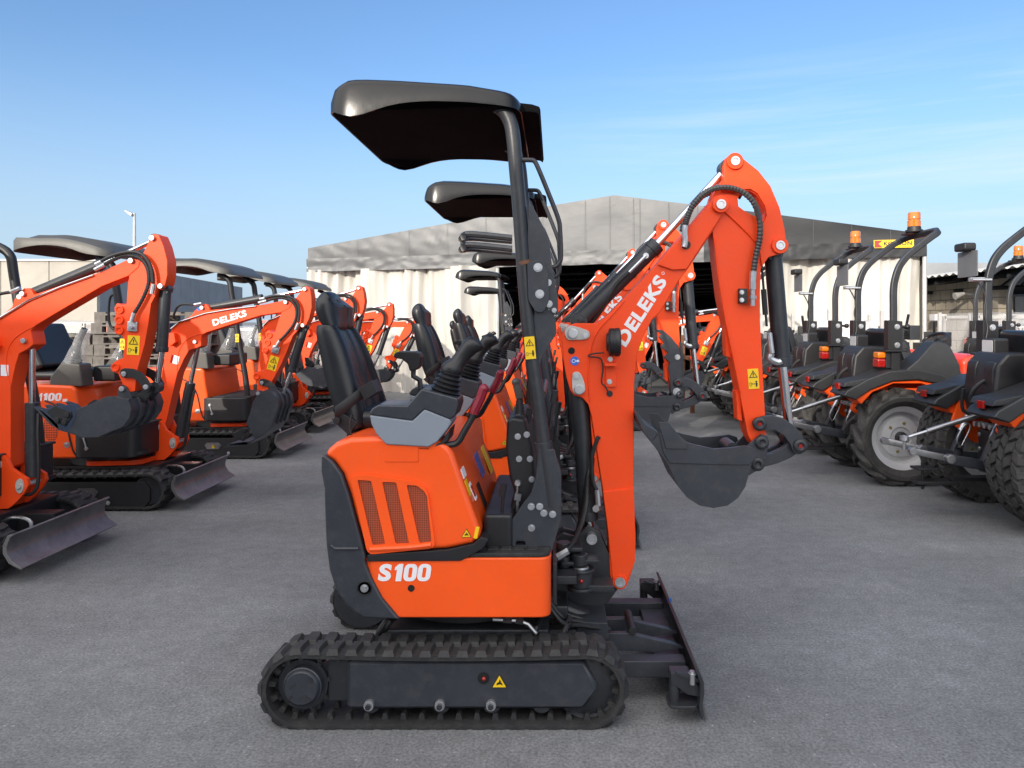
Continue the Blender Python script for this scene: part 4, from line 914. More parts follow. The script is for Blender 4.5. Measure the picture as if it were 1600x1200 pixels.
    MB().tube([PP(u,v,yn-.008) for u,v in ((-2,512),(12,494),(60,465),(110,444),(160,426))], .006).xf(MR.copy()).build('hydraulic_pipe', CHROME, boom)
    MB().prism(O([(0,520),(12,518),(19,535),(10,546),(0,540)], T), yn-.05, yn).xf(MR.copy()).build('lamp_bracket', ORANGE2, boom, .002)
    st = MB().prism(O([(11,564),(28,564.5),(28,581.5),(11,581)], T), yn-.002, yn).xf(MR.copy()).build('white_sticker', WHITE, boom, flat=True)
    MB().prism(O([(11,564),(16,564.2),(16,581.2),(11,581)], T), yn-.003, yn-.002).xf(MR.copy()).build('red_band', LENSR, st, flat=True)
    if logo:
        x, z = W(82,487,T); lt = MB().text('DELEKS', (x,yn,z), .265, .05, radians(30), .06, bold=.042, sp=1.08).xf(MR.copy()).build('lettering', WHITE, boom, flat=True)
    x, z = W(44,459,T); MB().prism(circ(x-.0,z,.014), yn-.002, yn).xf(MR.copy()).build('round_blue_sticker', BLUE if logo else ZINC, boom)
    ao = [(243,374),(244,366),(252,362),(259,364),(266,380),(272,403),(272,426),(268,443),(263,449),(258,447),(255,455),(247,470),(243,500),(237,533),(225,575),(222,605),(212,607),(204,597),(196,578),(187,575),(185,567),(189,561),(196,556),(203,554),(207,528),(202,520),(193,514),(190,506),(193,500),(190,492),(194,484),(190,476),(194,469),(203,472),(209,470),(211,440),(213,427),(214,405),(223,402),(236,390)]
    arm = MB().prism(O(ao, T), yn+.004, yf-.004).xf(MR.copy()).build('arm', ORANGE2, R, .004)
    b = MB()
    for u, v in ((250,369),(263,443)): b.cyl(PP(u,v,yn-.014), PP(u,v,yf+.014), .0145)
    b.xf(MR.copy()).build('pin', ZINC, arm, .002)
    for (u, v) in ((199,479),(199,495),(199,511),(193,568)):
        MB().lathe([(.008,-.003),(.016,-.012),(.023,-.012),(.023,.01)], (W(u,v,T)[0],yn+.004,W(u,v,T)[1]), n=20).prism(circ(*W(u,v,T),.009), yn-.002, yn+.003).xf(MR.copy()).build('bore', ORANGE2, arm)
    x, z = W(220,534,T); 
    wl = warn_label(R, x, z, .068, .108, yn+.004, radians(-3)); wl.parent = arm
    for o in (wl, *wl.children): o.data.transform(Matrix.Translation(R.location)); o.data.transform(MR); o.data.transform(Matrix.Translation(-R.location))
    MB().prism(quad(*W(220,505,T),.055,.055,-.05), yn-.012, yn+.004).cyl(PP(220,506,yn-.03), PP(220,506,yn-.01), .012).xf(MR.copy()).build('valve_block', ZINC, arm, .003)
    h = MB()
    h.tube([PP(u,v,yn-.02) for u,v in ((180,410),(192,403),(208,397),(222,397),(234,401),(243,411),(247,425),(246,442),(238,462),(229,478),(225,484)) ], .0105, sm=8, rib=.1)
    h.tube([PP(u,v,yn-.03) for u,v in ((176,405),(190,398),(206,393),(224,391),(238,395),(248,406),(253,420),(255,438))], .0105, sm=8, rib=.1)
    h.tube([PP(u,v,yn-.01) for u,v in ((36,452),(22,454),(8,458),(0,468),(-3,490))], .009, sm=5).xf(MR.copy()).build('hose', HOSE, arm)
    h = MB()
    for p in (((180,410),(165,418)),((176,405),(166,410)),((225,484),(221,498)),((255,440),(252,455)),((36,452),(50,446))): h.tube([PP(*p[0],yn-.022),PP(*p[1],yn-.022)], .0115)
    h.xf(MR.copy()).build('hose_fitting', ZINC, arm)
    def cyl(a, m, bb, r, rr, M):
        A, Q, B = PP(*a), PP(*m), PP(*bb)
        o = MB().cyl(A,Q,r,n=20).cyl(Q+(A-Q).normalized()*.03,Q,r*1.12,n=20).xf(M.copy()).build('hydraulic_cylinder', DARK, R, .003)
        MB().cyl(Q,B,rr).xf(M.copy()).build('rod', CHROME, o)
        e = MB()
        for p in (A,B): e.cyl(p-Vector((0,.025,0)),p+Vector((0,.025,0)),r)
        e.xf(M.copy()).build('end_eye', DARK, o)
    cyl((54,454),(163,408),(248,369),.030,.014,MR)
    cyl((262,447),(256,545),(248,600),.031,.015,MR)
    A = PP(54,740); B_ = MR @ PP(53,527)-shift
    A2, Bv = MT @ A, MT @ B_
    d = (Bv-A2).normalized(); Q = A2+d*.42
    o = MB().cyl(A2,Q,.036,n=20).build('hydraulic_cylinder', DARK, R, .003); MB().cyl(Q,Bv,.017).build('rod', CHROME, o)
    MB().tube([A2+d*.36+Vector((.05,-.02,0)),A2+d*.25+Vector((.06,-.04,0)),A2+d*.1+Vector((.07,-.05,0)),A2+Vector((.06,-.05,-.05)),A2+Vector((0,-.05,-.09)),A2+Vector((-.08,-.02,-.05))], .010, sm=5).build('hose', HOSE, o)
    # links and bucket
    arc = [(204,571),(210,569),(222,570),(234,575),(244,585),(250,596),(248,604),(242,606),(237,602),(236,596),(229,588),(220,583),(211,584),(205,583),(202,577)]
    lk = MB()
    for a, b in ((yn-.02,yn-.006),(yf+.006,yf+.02)): lk.prism(O(arc,T), a, b)
    link = lk.xf(MR.copy()).build('bucket_link', BLACK, R, .003)
    arc2 = [(244,592),(250,598),(248,606),(238,620),(226,627),(215,627),(209,620),(214,613),(224,612),(232,606),(238,596)]
    lk = MB()
    for a, b in ((yn+.004,yn+.026),(yf-.026,yf-.004)): lk.prism(O(arc2,T), a, b)
    lk.xf(MR.copy()).build('curved_link', BLACK, link, .003)
    b = MB()
    for u, v in ((209,578),(243,598),(206,601),(215,620)): b.cyl(PP(u,v,yn-.028), PP(u,v,yf+.028), .0145)
    b.xf(MR.copy()).build('pin', ZINC, link, .003)
    y0, y1 = T-.16, T+.16
    shell = [(122,660),(140,665),(160,672),(185,671),(205,662),(222,656),(232,642),(235,628),(230,614)]
    so = O(shell,T); inn = []
    for i, p in enumerate(so):
        a, b_ = Vector(so[max(0,i-1)]), Vector(so[min(len(so)-1,i+1)]); dd = (b_-a).normalized(); inn.append((p[0]-dd.y*.008, p[1]+dd.x*.008))
    bk = MB().prism(so+inn[::-1], y0, y1)
    bucket = bk.xf(MBk.copy()).build('bucket', CHAR, R, ang=50)
    rb = MB()
    for q in (.25,.5,.75):
        y = y0+(y1-y0)*q; out = []
        for i, p in enumerate(so[3:]):
            i += 3; a, b_ = Vector(so[i-1]), Vector(so[min(len(so)-1,i+1)]); dd = (b_-a).normalized(); out.append((p[0]+dd.y*.012, p[1]-dd.x*.012))
        rb.prism(so[3:]+out[::-1], y-.008, y+.008)
    rb.xf(MBk.copy()).build('wear_rib', CHAR, bucket)
    sp = [(140,662),(150,640),(152,629),(172,622),(195,611),(208,609),(230,614),(235,628),(232,642),(222,656),(205,662),(185,671),(160,672)]
    for a, b_ in ((y0-.008,y0),(y1,y1+.008)): MB().prism(O(sp,T), a, b_).xf(MBk.copy()).build('side_plate', CHAR, bucket, .002)
    for a, b_ in ((y0-.02,y0-.008),(y1+.008,y1+.02)):
        sc_ = MB().prism(O([(110,632),(122,624),(146,632),(148,640),(138,655),(126,650)],T), a, b_)
        for u, v in ((127,645),(138,648),(142,637)): sc_.bolt((W(u,v,T)[0],a,W(u,v,T)[1]), .016)
        sc_.xf(MBk.copy()).build('side_cutter', BLACK, bucket, .002)
    mb = MB().prism(O([(92,630),(98,630),(128,658),(140,664),(122,661)],T), y0+.01, y1-.01)
    for q in range(4): y = y0+.01+q*(y1-y0-.06)/3; mb.prism(O([(84,626),(94,629),(120,650),(124,660),(112,655)],T), y, y+.04)
    mb.xf(MBk.copy()).build('tooth', CHAR, bucket, .002)
    for a, b_ in ((yn-.016,yn-.005),(yf+.005,yf+.016)): MB().prism(O([(198,612),(200,600),(206,594),(212,598),(220,612),(222,622),(214,628),(204,622)],T), a, b_).xf(MBk.copy()).build('mounting_ear', CHAR, bucket, .003)
    R.location = loc
    return R
left_machine((-3.10, 4.2, 0), 0, 0, 'nearest orange mini excavator of the left row, cut off by the left edge, boom raised', logo=False, xr=-3.36)
left_machine((-3.0, 5.65, 0), radians(-13.1), radians(62), 'second orange mini excavator of the left row, with its bucket tucked in over its blade', badge=True)
left_machine((-3.02, 7.62, 0), radians(-8), radians(-25), 'third orange mini excavator of the left row, its boom tip touching the black headrest', logo=True)
left_machine((-3.2, 9.25, 0), radians(-15), radians(10), 'fourth orange mini excavator of the left row, its boom tip right of the black headrest', logo=False)
left_machine((.98, 9.45, 0), radians(-17), radians(20), 'orange mini excavator without a roof, half hidden behind the hanging arms in the centre', roof=False)
left_machine((-3.25, 10.85, 0), radians(-22), radians(10), 'farthest orange mini excavator of the left row, its small boom standing against the pale curtain', logo=False)
# ================================================================== the tractors on the right, seen from behind
def tyre(parent, name, c, R, w, rim_r, turf=False, front=False):
    """tyre lying round the y axis, centred on c; returns the wheel (> rim, hub)"""
    h = w/2; K = .925 if turf else .885
    prof = [(rim_r,-h*.62),(rim_r*1.06,-h*.80),(rim_r+(R-rim_r)*.35,-h*.98),(R*(.84 if not turf else .86),-h*1.0),(R*K,-h*.90),(R*(K+.02),-h*.6),(R*(K+.025),0),(R*(K+.02),h*.6),(R*K,h*.90),(R*(.84 if not turf else .86),h*1.0),(rim_r+(R-rim_r)*.35,h*.98),(rim_r*1.06,h*.80),(rim_r,h*.62)]
    mb = MB().lathe(prof, c, n=56, loop=True)
    cx, cy, cz = c
    def pt(a, y, r): return (cx+r*cos(a), cy+y, cz+r*sin(a))
    def rs(y):
        for p, q in zip(prof, prof[1:]):
            if p[1] <= y <= q[1] and p[0] > R*.8: return p[0]+(q[0]-p[0])*(y-p[1])/max(1e-6, q[1]-p[1])
        return R*.86
    if not turf:                                   # chevron bars
        n = 15 if not front else 13
        for k in range(n):
            for s in (-1, 1):
                a0 = 2*pi*(k+(.5 if s > 0 else 0))/n; rr = []
                for t in (0, .22, .45, .7, .9, 1):
                    y = s*h*(-.06+1.04*t); a = a0+s*0+.30*t*t+.10*t; wd = (.056+.022*t); rt = R*(1 if t < .75 else 1-.05*(t-.75)/.25); rb = min(rs(max(-h*.99,min(h*.99,y)))-.004, rt-.012)
                    if t == 1: rb = R*.87; rt = R*.915
                    rr.append([pt(a-wd*1.25,y,rb), pt(a-wd*.8,y,rt), pt(a+wd*.8,y,rt), pt(a+wd*1.25,y,rb)])
                mb.rings(rr)
    else:                                          # blocks of a turf tread
        n = 30
        for k in range(n):
            for j, y in enumerate((-.80,-.40,0,.40,.80)):
                a = 2*pi*(k+.5*(j % 2))/n; y0, y1 = (y-.18)*h, (y+.18)*h; sk = .035*(1 if j % 2 else -1)
                rt = R*(1.0-.05*abs(y)**3); rb = rs(max(-h*.95,min(h*.95,y*h)))-.006; q = .086
                mb.rings([[pt(a-q-sk,y0,rb),pt(a+q-sk,y0,rb),pt(a+q+sk,y1,rb),pt(a-q+sk,y1,rb)],[pt(a-q*.82-sk,y0+.004,rt),pt(a+q*.82-sk,y0+.004,rt),pt(a+q*.82+sk,y1-.004,rt),pt(a-q*.82+sk,y1-.004,rt)]])
            for s in (-1, 1):
                a = 2*pi*(k+.25)/n; q = .05
                mb.rings([[pt(a-q,s*h*.93,R*.955),pt(a+q,s*h*.93,R*.955),pt(a+q,s*h*1.0,R*.84),pt(a-q,s*h*1.0,R*.84)],[pt(a-q,s*h*.99,R*.975),pt(a+q,s*h*.99,R*.975),pt(a+q,s*h*1.04,R*.85),pt(a-q,s*h*1.04,R*.85)]])
    ty = mb.build(name, TYRE, parent, ang=30)
    r = rim_r
    MB().lathe([(0,-h*.30),(r*.30,-h*.30),(r*.34,-h*.36),(r*.62,-h*.30),(r*.70,-h*.12),(r*.80,-h*.12),(r*.84,-h*.5),(r*.94,-h*.62),(r*1.03,-h*.68),(r*1.06,-h*.60),(r*1.0,-h*.5),(r*1.0,h*.5),(r*1.06,h*.6),(r*1.03,h*.68),(r*.9,h*.6),(r*.84,h*.3),(0,h*.3)], c, n=48).build('rim', RIM, ty, ang=40)
    MB().lathe([(0,-h*.62),(r*.13,-h*.62),(r*.17,-h*.58),(r*.19,-h*.36),(r*.19,-h*.2)], c, n=24).build('hub', BLACK, ty)
    b = MB()
    for k in range(6): a = 2*pi*k/6+.3; b.bolt(pt(a,-h*.33,r*.46), .011)
    b.build('bolt', mat('brass_nut', (.45,.38,.16), .4, .7) if 'brass_nut' not in bpy.data.materials else bpy.data.materials['brass_nut'], ty)
    return ty

def tractor(loc, label, turf=False):
    R = thing('compact_tractor', label, 'tractor', (2.85, 6.5, 0), 'compact tractors parked along the right side')
    ax = 2.86; rz = .385
    for y in ((6.06,6.98) if turf else (6.12, 6.92)): tyre(R, 'rear_wheel', (ax,y,.415 if turf else rz), .43 if turf else .40, .34 if turf else .29, .255, turf)
    for y in (6.16, 6.88): tyre(R, 'front_wheel', (ax+1.25,y,.26), .26, .18, .14, turf, True)
    # axle housing and transmission
    MB().cyl((ax,6.25,rz),(ax,6.79,rz), .085, n=20).box(ax-.18,ax+1.0,6.40,6.64,.30,.62).box(ax-.24,ax-.1,6.42,6.62,.28,.58).cyl((ax+1.25,6.2,.26),(ax+1.25,6.84,.26), .05).build('transmission', BLACK, R, .012)
    b = MB()
    for y in (6.44,6.60):
        for z in (.34,.44,.54): b.bolt((ax-.24,y,z), .012, (-1,0,0))
    b.build('bolt', ZINC, R)
    MB().prism(quad(6.47,.47,.04,.08), ax-.2425, ax-.24, ax='x').build('warning_label', YEL, R, flat=True)
    # orange fender panels with black plastic tops, rear lip and cone shaped guard
    for s, yo in ((-1,6.0),(1,7.04)):
        yi = yo-s*(-.0) ; a, b_ = sorted((yo+.0, yo-s*.30))
        og = [(ax-.38,.70),(ax-.30,.82),(ax-.10,.90),(ax+.16,.90),(ax+.36,.84),(ax+.44,.72),(ax+.36,.76),(ax+.15,.83),(ax-.08,.83),(ax-.25,.76),(ax-.34,.66)]
        p0, p1 = sorted((yo-s*.30, yo-s*.20))
        fn = MB().prism([(ax-.36,.60),(ax-.30,.80),(ax-.10,.88),(ax+.2,.88),(ax+.4,.80),(ax+.46,.5),(ax+.1,.42),(ax-.2,.46)], p0, p0+.03).prism(og, a+.03, b_-.03).build('fender', ORANGE, R, .008)
        tp = [(ax-.50,.735),(ax-.47,.775),(ax-.30,.87),(ax-.12,.935),(ax+.10,.945),(ax+.30,.90),(ax+.46,.80),(ax+.46,.745),(ax+.30,.825),(ax+.1,.862),(ax-.1,.852),(ax-.28,.782),(ax-.40,.70)]
        tt = MB().prism(tp, a-.012, b_+.012).build('fender_cover', FENDER, fn, .010, 3)
        MB().prism([(ax-.49,.80),(ax-.30,.815),(ax-.22,.845),(ax-.20,.885),(ax-.28,.878),(ax-.47,.84)], a+.02, b_-.02).build('fender_lip', FENDER, tt, .008)
        MB().box(ax-.495,ax-.478,(a+b_)/2-.035,(a+b_)/2+.035,.775,.825).build('reflector', LENSR, tt, .003)
        gp = [[(ax+.0,a+.01,.93),(ax+.48,a+.01,.82),(ax+.48,b_-.01,.82),(ax+.0,b_-.01,.93)],[(ax+.12,a+.03,1.02),(ax+.46,a+.03,.98),(ax+.46,b_-.03,.98),(ax+.12,b_-.03,1.02)],[(ax+.24,a+.06,1.14),(ax+.40,a+.06,1.13),(ax+.40,b_-.06,1.13),(ax+.24,b_-.06,1.14)],[(ax+.28,a+.08,1.17),(ax+.36,a+.08,1.165),(ax+.36,b_-.08,1.165),(ax+.28,b_-.08,1.17)]]
        g = MB().rings(gp).build('wheel_guard', FENDER, R, .012, 3, ang=50)
    # hydraulic box, hoses, seat
    hb = MB().prism([(ax-.30,.80),(ax-.27,1.04),(ax-.20,1.12),(ax+.05,1.12),(ax+.1,.7),(ax-.1,.62),(ax-.26,.66)], 6.33, 6.71).build('rear_housing', BLACK, R, .02, 3)
    MB().prism([(ax-.285,.68),(ax-.29,1.0),(ax-.27,1.06),(ax-.24,1.06),(ax-.22,.68)], 6.36, 6.47).prism([(ax-.285,.68),(ax-.29,1.0),(ax-.27,1.06),(ax-.24,1.06),(ax-.22,.68)], 6.57, 6.68).build('moulded_panel', BLACK, hb, .012, 3)
    MB().tube([(ax-.28,6.5,.7),(ax-.36,6.5,.8),(ax-.30,6.46,.92),(ax-.1,6.44,.98)], .014, sm=5).tube([(ax-.2,6.6,.66),(ax-.33,6.64,.7),(ax-.34,6.62,.86)], .012, sm=5).build('hose', HOSE, hb)
    v = MB()
    for k in range(4): v.cyl((ax-.3,6.38+k*.06,.62),(ax-.24,6.38+k*.06,.62), .018, n=8)
    v.build('coupler', ZINC, hb)
    MB().box(ax+.12,ax+.50,6.28,6.76,.86,.95).prism([(ax+.06,.93),(ax-.02,1.26),(ax+.05,1.28),(ax+.16,.95)], 6.28, 6.76).build('seat', VINYL, R, .03, 4, ang=60)
    # roll bar: two bent box posts joined by a crosswise top, mounts with bolts
    pl = [(0,1.30),(0,1.45),(0,1.58),(.012,1.68),(.05,1.79),(.115,1.875),(.21,1.955),(.31,2.03)]
    pn = [(ax-.03+x,6.14,z) for x, z in pl]+[(ax+.335,6.155,2.065),(ax+.37,6.21,2.09),(ax+.38,6.30,2.098)]
    pf = [(ax-.03+x,6.86,z) for x, z in pl]+[(ax+.335,6.845,2.065),(ax+.37,6.79,2.09),(ax+.38,6.70,2.098)]
    rb = MB().tube(cat(pn,5)+cat(pf[::-1],5), .03, sq=(.02,.027)).build('roll_bar', DARK, R, .003)
    for y in (6.14, 6.86):
        m = MB().prism([(ax-.085,1.10),(ax+.025,1.10),(ax+.025,1.335),(ax-.085,1.345)], y-.045, y-.033).prism([(ax-.085,1.10),(ax+.025,1.10),(ax+.025,1.335),(ax-.085,1.345)], y+.033, y+.045).box(ax-.09,ax-.078,y-.045,y+.045,1.10,1.34).box(ax-.06,ax+.01,y-.035,y+.035,.85,1.2).box(ax-.12,ax+.05,y-.07,y+.07,1.085,1.10)
        m = m.build('roll_bar_mount', BLACK, R, .003)
        b = MB()
        for z in (1.14,1.29): b.bolt((ax-.02,y-.045,z), .018)
        b.build('bolt', ZINC, m)
        if y < 6.5: MB().cyl((ax+.025,y,1.29),(ax+.07,y,1.29), .012).ball((ax+.085,y,1.29), .024).build('locking_knob', BLACK, m)
    # beacon
    bx, by, bz = ax+.34, 6.55, 2.12
    be = MB().cyl((bx,by,bz),(bx,by,bz+.02), .075).cyl((bx,by,bz+.02),(bx,by,bz+.05), .06,.055).box(bx-.05,bx+.02,by-.03,by+.14,bz-.015,bz).build('beacon', BLACK, R, .003)
    MB().lathe([(.054,.05),(.055,.10),(.048,.103),(.048,.112),(.053,.115),(.052,.165),(.045,.175),(.0,.176)], (bx,by,bz), 'z', 26).build('amber_dome', AMBER, be)
    # blank plate with its lamp, wiring
    pt = MB().prism(rnd(quad(6.90,1.76,.26,.19),.008), ax-.16, ax-.152, ax='x').build('blank_plate', mat('grey_plate',(.13,.135,.14),.5) if 'grey_plate' not in bpy.data.materials else bpy.data.materials['grey_plate'], R)
    MB().prism(rnd(quad(6.90,1.885,.15,.06),.02), ax-.22, ax-.13, ax='x').build('plate_lamp', BLACK, pt, .012, 3)
    MB().box(ax-.155,ax-.03,6.86,6.89,1.63,1.66).cyl((ax-.16,6.83,1.64),(ax-.02,6.83,1.64), .012).build('plate_bracket', ZINC, pt)
    MB().tube([(ax-.12,6.83,1.63),(ax-.07,6.82,1.52),(ax-.08,6.82,1.4),(ax-.06,6.81,1.28),(ax-.1,6.8,1.12)], .006, sm=5).build('wiring', HOSE, R)
    # lights
    for y, ys in ((6.17,-1),(6.80,1)):
        l = MB().box(ax-.10,ax-.06,y-.05,y+.05,.95,1.09).build('tail_light', BLACK, R, .004)
        MB().prism(rnd(quad(y,.99,.105,.075),.02), ax-.17, ax-.10, ax='x').build('red_lens', LENSR, l, .012, 3)
        MB().prism(rnd(quad(y,1.055,.10,.052),.018), ax-.165, ax-.10, ax='x').build('orange_lens', AMBER, l, .01, 3)
    wl = MB().prism(rnd(quad(6.62,1.16,.15,.11),.02), ax-.17, ax-.06, ax='x').build('work_lamp', BLACK, R, .012, 3)
    MB().prism(rnd(quad(6.62,1.16,.125,.085),.012), ax-.174, ax-.165, ax='x').build('lens', GLASS, wl)
    # three point linkage: two lower links, lift rods, top link, drawbar
    for s, y in ((-1,6.33),(1,6.71)):
        ll = MB().tube([(ax+.05,y+s*-.02,.34),(ax-.35,y,.37),(ax-.62,y,.42)], .02, sq=(.014,.034)).build('lower_link', CHAR, R, .002)
        MB().tube([(ax-.58,y,.415),(ax-.84,y+s*.02,.47)], .02, sq=(.014,.022)).lathe([(.014,-.022),(.03,-.022),(.034,0),(.03,.022),(.014,.022)], (ax-.60,y-.02,.42), n=20).cyl((ax-.85,y+s*.02-.02,.472),(ax-.85,y+s*.02+.02,.472), .026).build('link_end', STEEL, ll, .002)
        lr = MB().tube([(ax-.37,y,.40),(ax-.30,y,.57)], .02, sq=(.026,.014)).cyl((ax-.34,y,.38),(ax-.34,y,.42), .04).build('lift_rod', DARK, R)
        MB().cyl((ax-.31,y,.55),(ax-.235,y,.71), .021).cyl((ax-.235,y,.71),(ax-.205,y,.78), .012).cyl((ax-.20,y-.03,.785),(ax-.20,y+.03,.785), .03).tube([(ax-.34,y-.05,.44),(ax-.37,y-.06,.5),(ax-.31,y-.06,.6),(ax-.27,y-.05,.58),(ax-.33,y-.05,.45)], .005, sm=4).build('threaded_end', ZINC, lr)
    tl = MB().cyl((ax-.24,6.52,.70),(ax-.66,6.50,.575), .019).build('top_link', STEEL, R)
    MB().cyl((ax-.66,6.5,.575),(ax-.80,6.49,.535), .011).cyl((ax-.82,6.49,.515),(ax-.82,6.49,.545), .03).cyl((ax-.82,6.49,.45),(ax-.82,6.49,.55), .011).cyl((ax-.22,6.49,.705),(ax-.22,6.55,.705), .032).build('threaded_end', ZINC, tl)
    MB().box(ax-.50,ax+.1,6.47,6.57,.235,.26).box(ax-.74,ax-.45,6.46,6.58,.215,.235).box(ax-.74,ax-.6,6.46,6.58,.31,.325).cyl((ax-.68,6.52,.17),(ax-.68,6.52,.36), .011).build('drawbar', BLACK, R, .003)
    # hood in front, with side lettering
    hd = MB().prism([(ax+.62,.52),(ax+.60,1.0),(ax+.70,1.06),(ax+1.35,.99),(ax+1.62,.90),(ax+1.66,.55)], 6.26, 6.74).build('hood', RED, R, .04, 4, ang=60)
    MB().text('DELEKS', (ax+.70,6.26,.90), .34, .075, -.04, .1, bold=.042, sp=1.08).build('lettering', WHITE, hd, flat=True)
    MB().tube([(ax+.62,6.5,1.0),(ax+.52,6.5,1.16)], .02).tube([(ax+.50+.06*cos(k*pi/6),6.5+.17*sin(k*pi/6),1.18+.05*cos(k*pi/6)) for k in range(12)], .014, sm=2, closed=True).build('steering_wheel', BLACK, R)
    R.location = loc
    return R
TA = tractor((2.82, 6.5, 0), 'compact tractor second from the right, with chevron tyres and a silver rim in full view')
TB = tractor((3.22, 5.13, 0), 'nearest compact tractor at the right edge, on block tread turf tyres', True)
for x, y, l in ((2.86,7.88,'compact tractor third from the right, its orange beacon in front of the tent fascia'),(2.80,9.2,'compact tractor fourth from the right, standing right behind the big excavator arm'),(2.62,10.4,'compact tractor fifth from the right, seen between the two hanging excavator arms')):
    dup(TA, (x,y,0), l, skip=() if y < 8.5 else ('beacon',) if y > 10 else ('beacon','roll_bar','roll_bar_mount','blank_plate','wiring'))
dup(TA, (5.55, 9.4, 0), 'compact tractor standing apart behind the row, below the open shed roof', skip=('blank_plate',))
# ================================================================== tent hall behind the rows
def tent():
    A, B = Vector((W(482,0,14.4)[0], 14.4)), Vector((W(1446,0,12.0)[0], 12.0))
    R = thing('storage_tent', 'long grey gable roofed fabric hall with cream side curtains behind the machines', 'tent', (A.x, A.y, 0))
    d = (B-A); Ln = d.length; d.normalize(); n = Vector((d.y, -d.x))          # n points to the camera
    def at(u):      # where a ray through column u meets the facade; returns distance along it
        k = (u-UV)/F; s = (k*A.y-A.x)/(d.x-k*d.y); return s
    def zz(u, v): s = at(u); return ZC-(v-VV)*(A.y+d.y*s)/F
    def P(s, o, z): q = A+d*s+n*o; return Vector((q.x, q.y, z))
    tm = mat('tent_fabric', (.115,.118,.122), .45, var=.04, vs=1.5); N, L = tm.node_tree.nodes, tm.node_tree.links
    tc = N.new('ShaderNodeTexCoord'); mp = N.new('ShaderNodeMapping'); mp.inputs['Scale'].default_value = (1,1,2.2); mp.inputs['Rotation'].default_value = (0,.7,0); L.new(tc.outputs['Object'], mp.inputs['Vector'])
    q = N.new('ShaderNodeTexNoise'); q.inputs['Scale'].default_value = 2.2; q.inputs['Detail'].default_value = 5; q.inputs['Distortion'].default_value = 1.6; L.new(mp.outputs[0], q.inputs['Vector'])
    bp = N.new('ShaderNodeBump'); bp.inputs['Strength'].default_value = .045; bp.inputs['Distance'].default_value = .05; L.new(q.outputs['Fac'], bp.inputs['Height']); L.new(bp.outputs[0], N['Principled BSDF'].inputs['Normal'])
    top = [(482,388),(560,374),(700,349),(870,320),(960,305),(1050,316),(1223,337),(1330,351),(1446,366)]
    tops = [(at(u), zz(u,v)) for u, v in top]
    def zt(s):
        for a, b in zip(tops, tops[1:]):
            if s <= b[0]: return a[1]+(b[1]-a[1])*(s-a[0])/(b[0]-a[0])
        return tops[-1][1]
    s0, s1 = 0, Ln
    zb = lambda s: zz(482,425)+(zz(1446,401)-zz(482,425))*s/Ln
    zr = lambda s: zb(s)+.22
    # gable panel with wrinkles
    def gab(a, b):
        s = s0+(s1-s0)*a; z0, z1 = zr(s), zt(s); z = z0+(z1-z0)*b
        e = b*(1-b)*4; lf = max(0, 1-a*2.2)
        o = .035*noise.noise((s*.9,z*1.0,.3))*e+.014*noise.noise((s*3+z*2.5,z*2-s*.8,5))*e*(.15+lf*1.2)+.014*noise.noise((s*7+z*6,z*4-s*2,9))*(.2+lf*1.4)
        return P(s, o+.02, z)
    MB().grid(gab, 150, 26).build('gable_panel', tm, R, ang=180)
    def bandf(a, b):
        s = s0+(s1-s0)*a; z = zb(s)+(zr(s)+.03-zb(s))*b; lf = max(0,1-a*2)
        return P(s, .07+.018*noise.noise((s*4,z*9,2))*(.4+lf*1.6)+.012*noise.noise((s*14,z*20,4)), z+.012*noise.noise((s*2.2,0,8))*(1-b))
    MB().grid(bandf, 240, 7).build('valance', tm, R, ang=180)
    sm = MB()
    for u in (560,640,700,760,848,915,953,990,1000,1045,1090,1270,1330,1390): s = at(u); sm.tube([P(s,.08,zr(s)+.04),P(s,.085,(zt(s)+zr(s))/2),P(s,.045,zt(s)-.02)], .0028, n=5)
    sm.build('seam', tm, R)
    # the right part of the gable and valance is drawn over in a darker grey
    t2 = tm.copy(); t2.name = 'dark_tent_grey'; t2.node_tree.nodes['Mix'].inputs[6].default_value = (.036,.038,.041,1); t2.node_tree.nodes['Principled BSDF'].inputs['Specular IOR Level'].default_value = .2
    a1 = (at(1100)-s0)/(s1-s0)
    gq = lambda f, lo, hi: (lambda a, b: f(lo+(hi-lo)*a, b))
    MB().grid(lambda a, b: gab(a1+(1-a1)*a, b)+Vector((n.x,n.y,0))*.02, 70, 26).build('dark_gable_right', t2, R, ang=180)
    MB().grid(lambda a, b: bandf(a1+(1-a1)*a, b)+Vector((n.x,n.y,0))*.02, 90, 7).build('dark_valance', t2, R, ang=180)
    # roof skin going back, ridge and side curtains
    ax = Vector((-d.y, d.x))*1  # away from the camera
    if ax.y < 0: ax = -ax
    Dp = 26.0
    rs = MB(); v = []
    rr = []
    for k in range(14):
        t = Dp*k/13; rr.append([Vector((A.x+d.x*s+ax.x*t, A.y+d.y*s+ax.y*t, z+.01*noise.noise((s,t,0)))) for s, z in tops])
    vv = [[rs.bm.verts.new(p) for p in r] for r in rr]
    for a, b in zip(vv, vv[1:]):
        for i in range(len(a)-1): rs.face([a[i],a[i+1],b[i+1],b[i]])
    rs.build('roof_skin', tm, R, ang=180)
    cm = mat('cream_curtain', (.54,.52,.475), .6, var=.06, vs=1.2)
    def fold(s, z, sd=0):
        h = max(0,min(1,(2.3-z)/2.3)); w = s+.10*noise.noise((s*.6,z*.35,sd+3))
        a = 4.2*(.075*noise.noise((w*1.7,.15*z,sd))+.06*(abs(noise.noise((w*4.2,.12*z,sd+7)))-.25)+.025*noise.noise((w*11,.5*z,sd+1))*(.3+.7*(1-h)))
        return a+.02*noise.noise((s*2.5,z*2.5,sd+11))
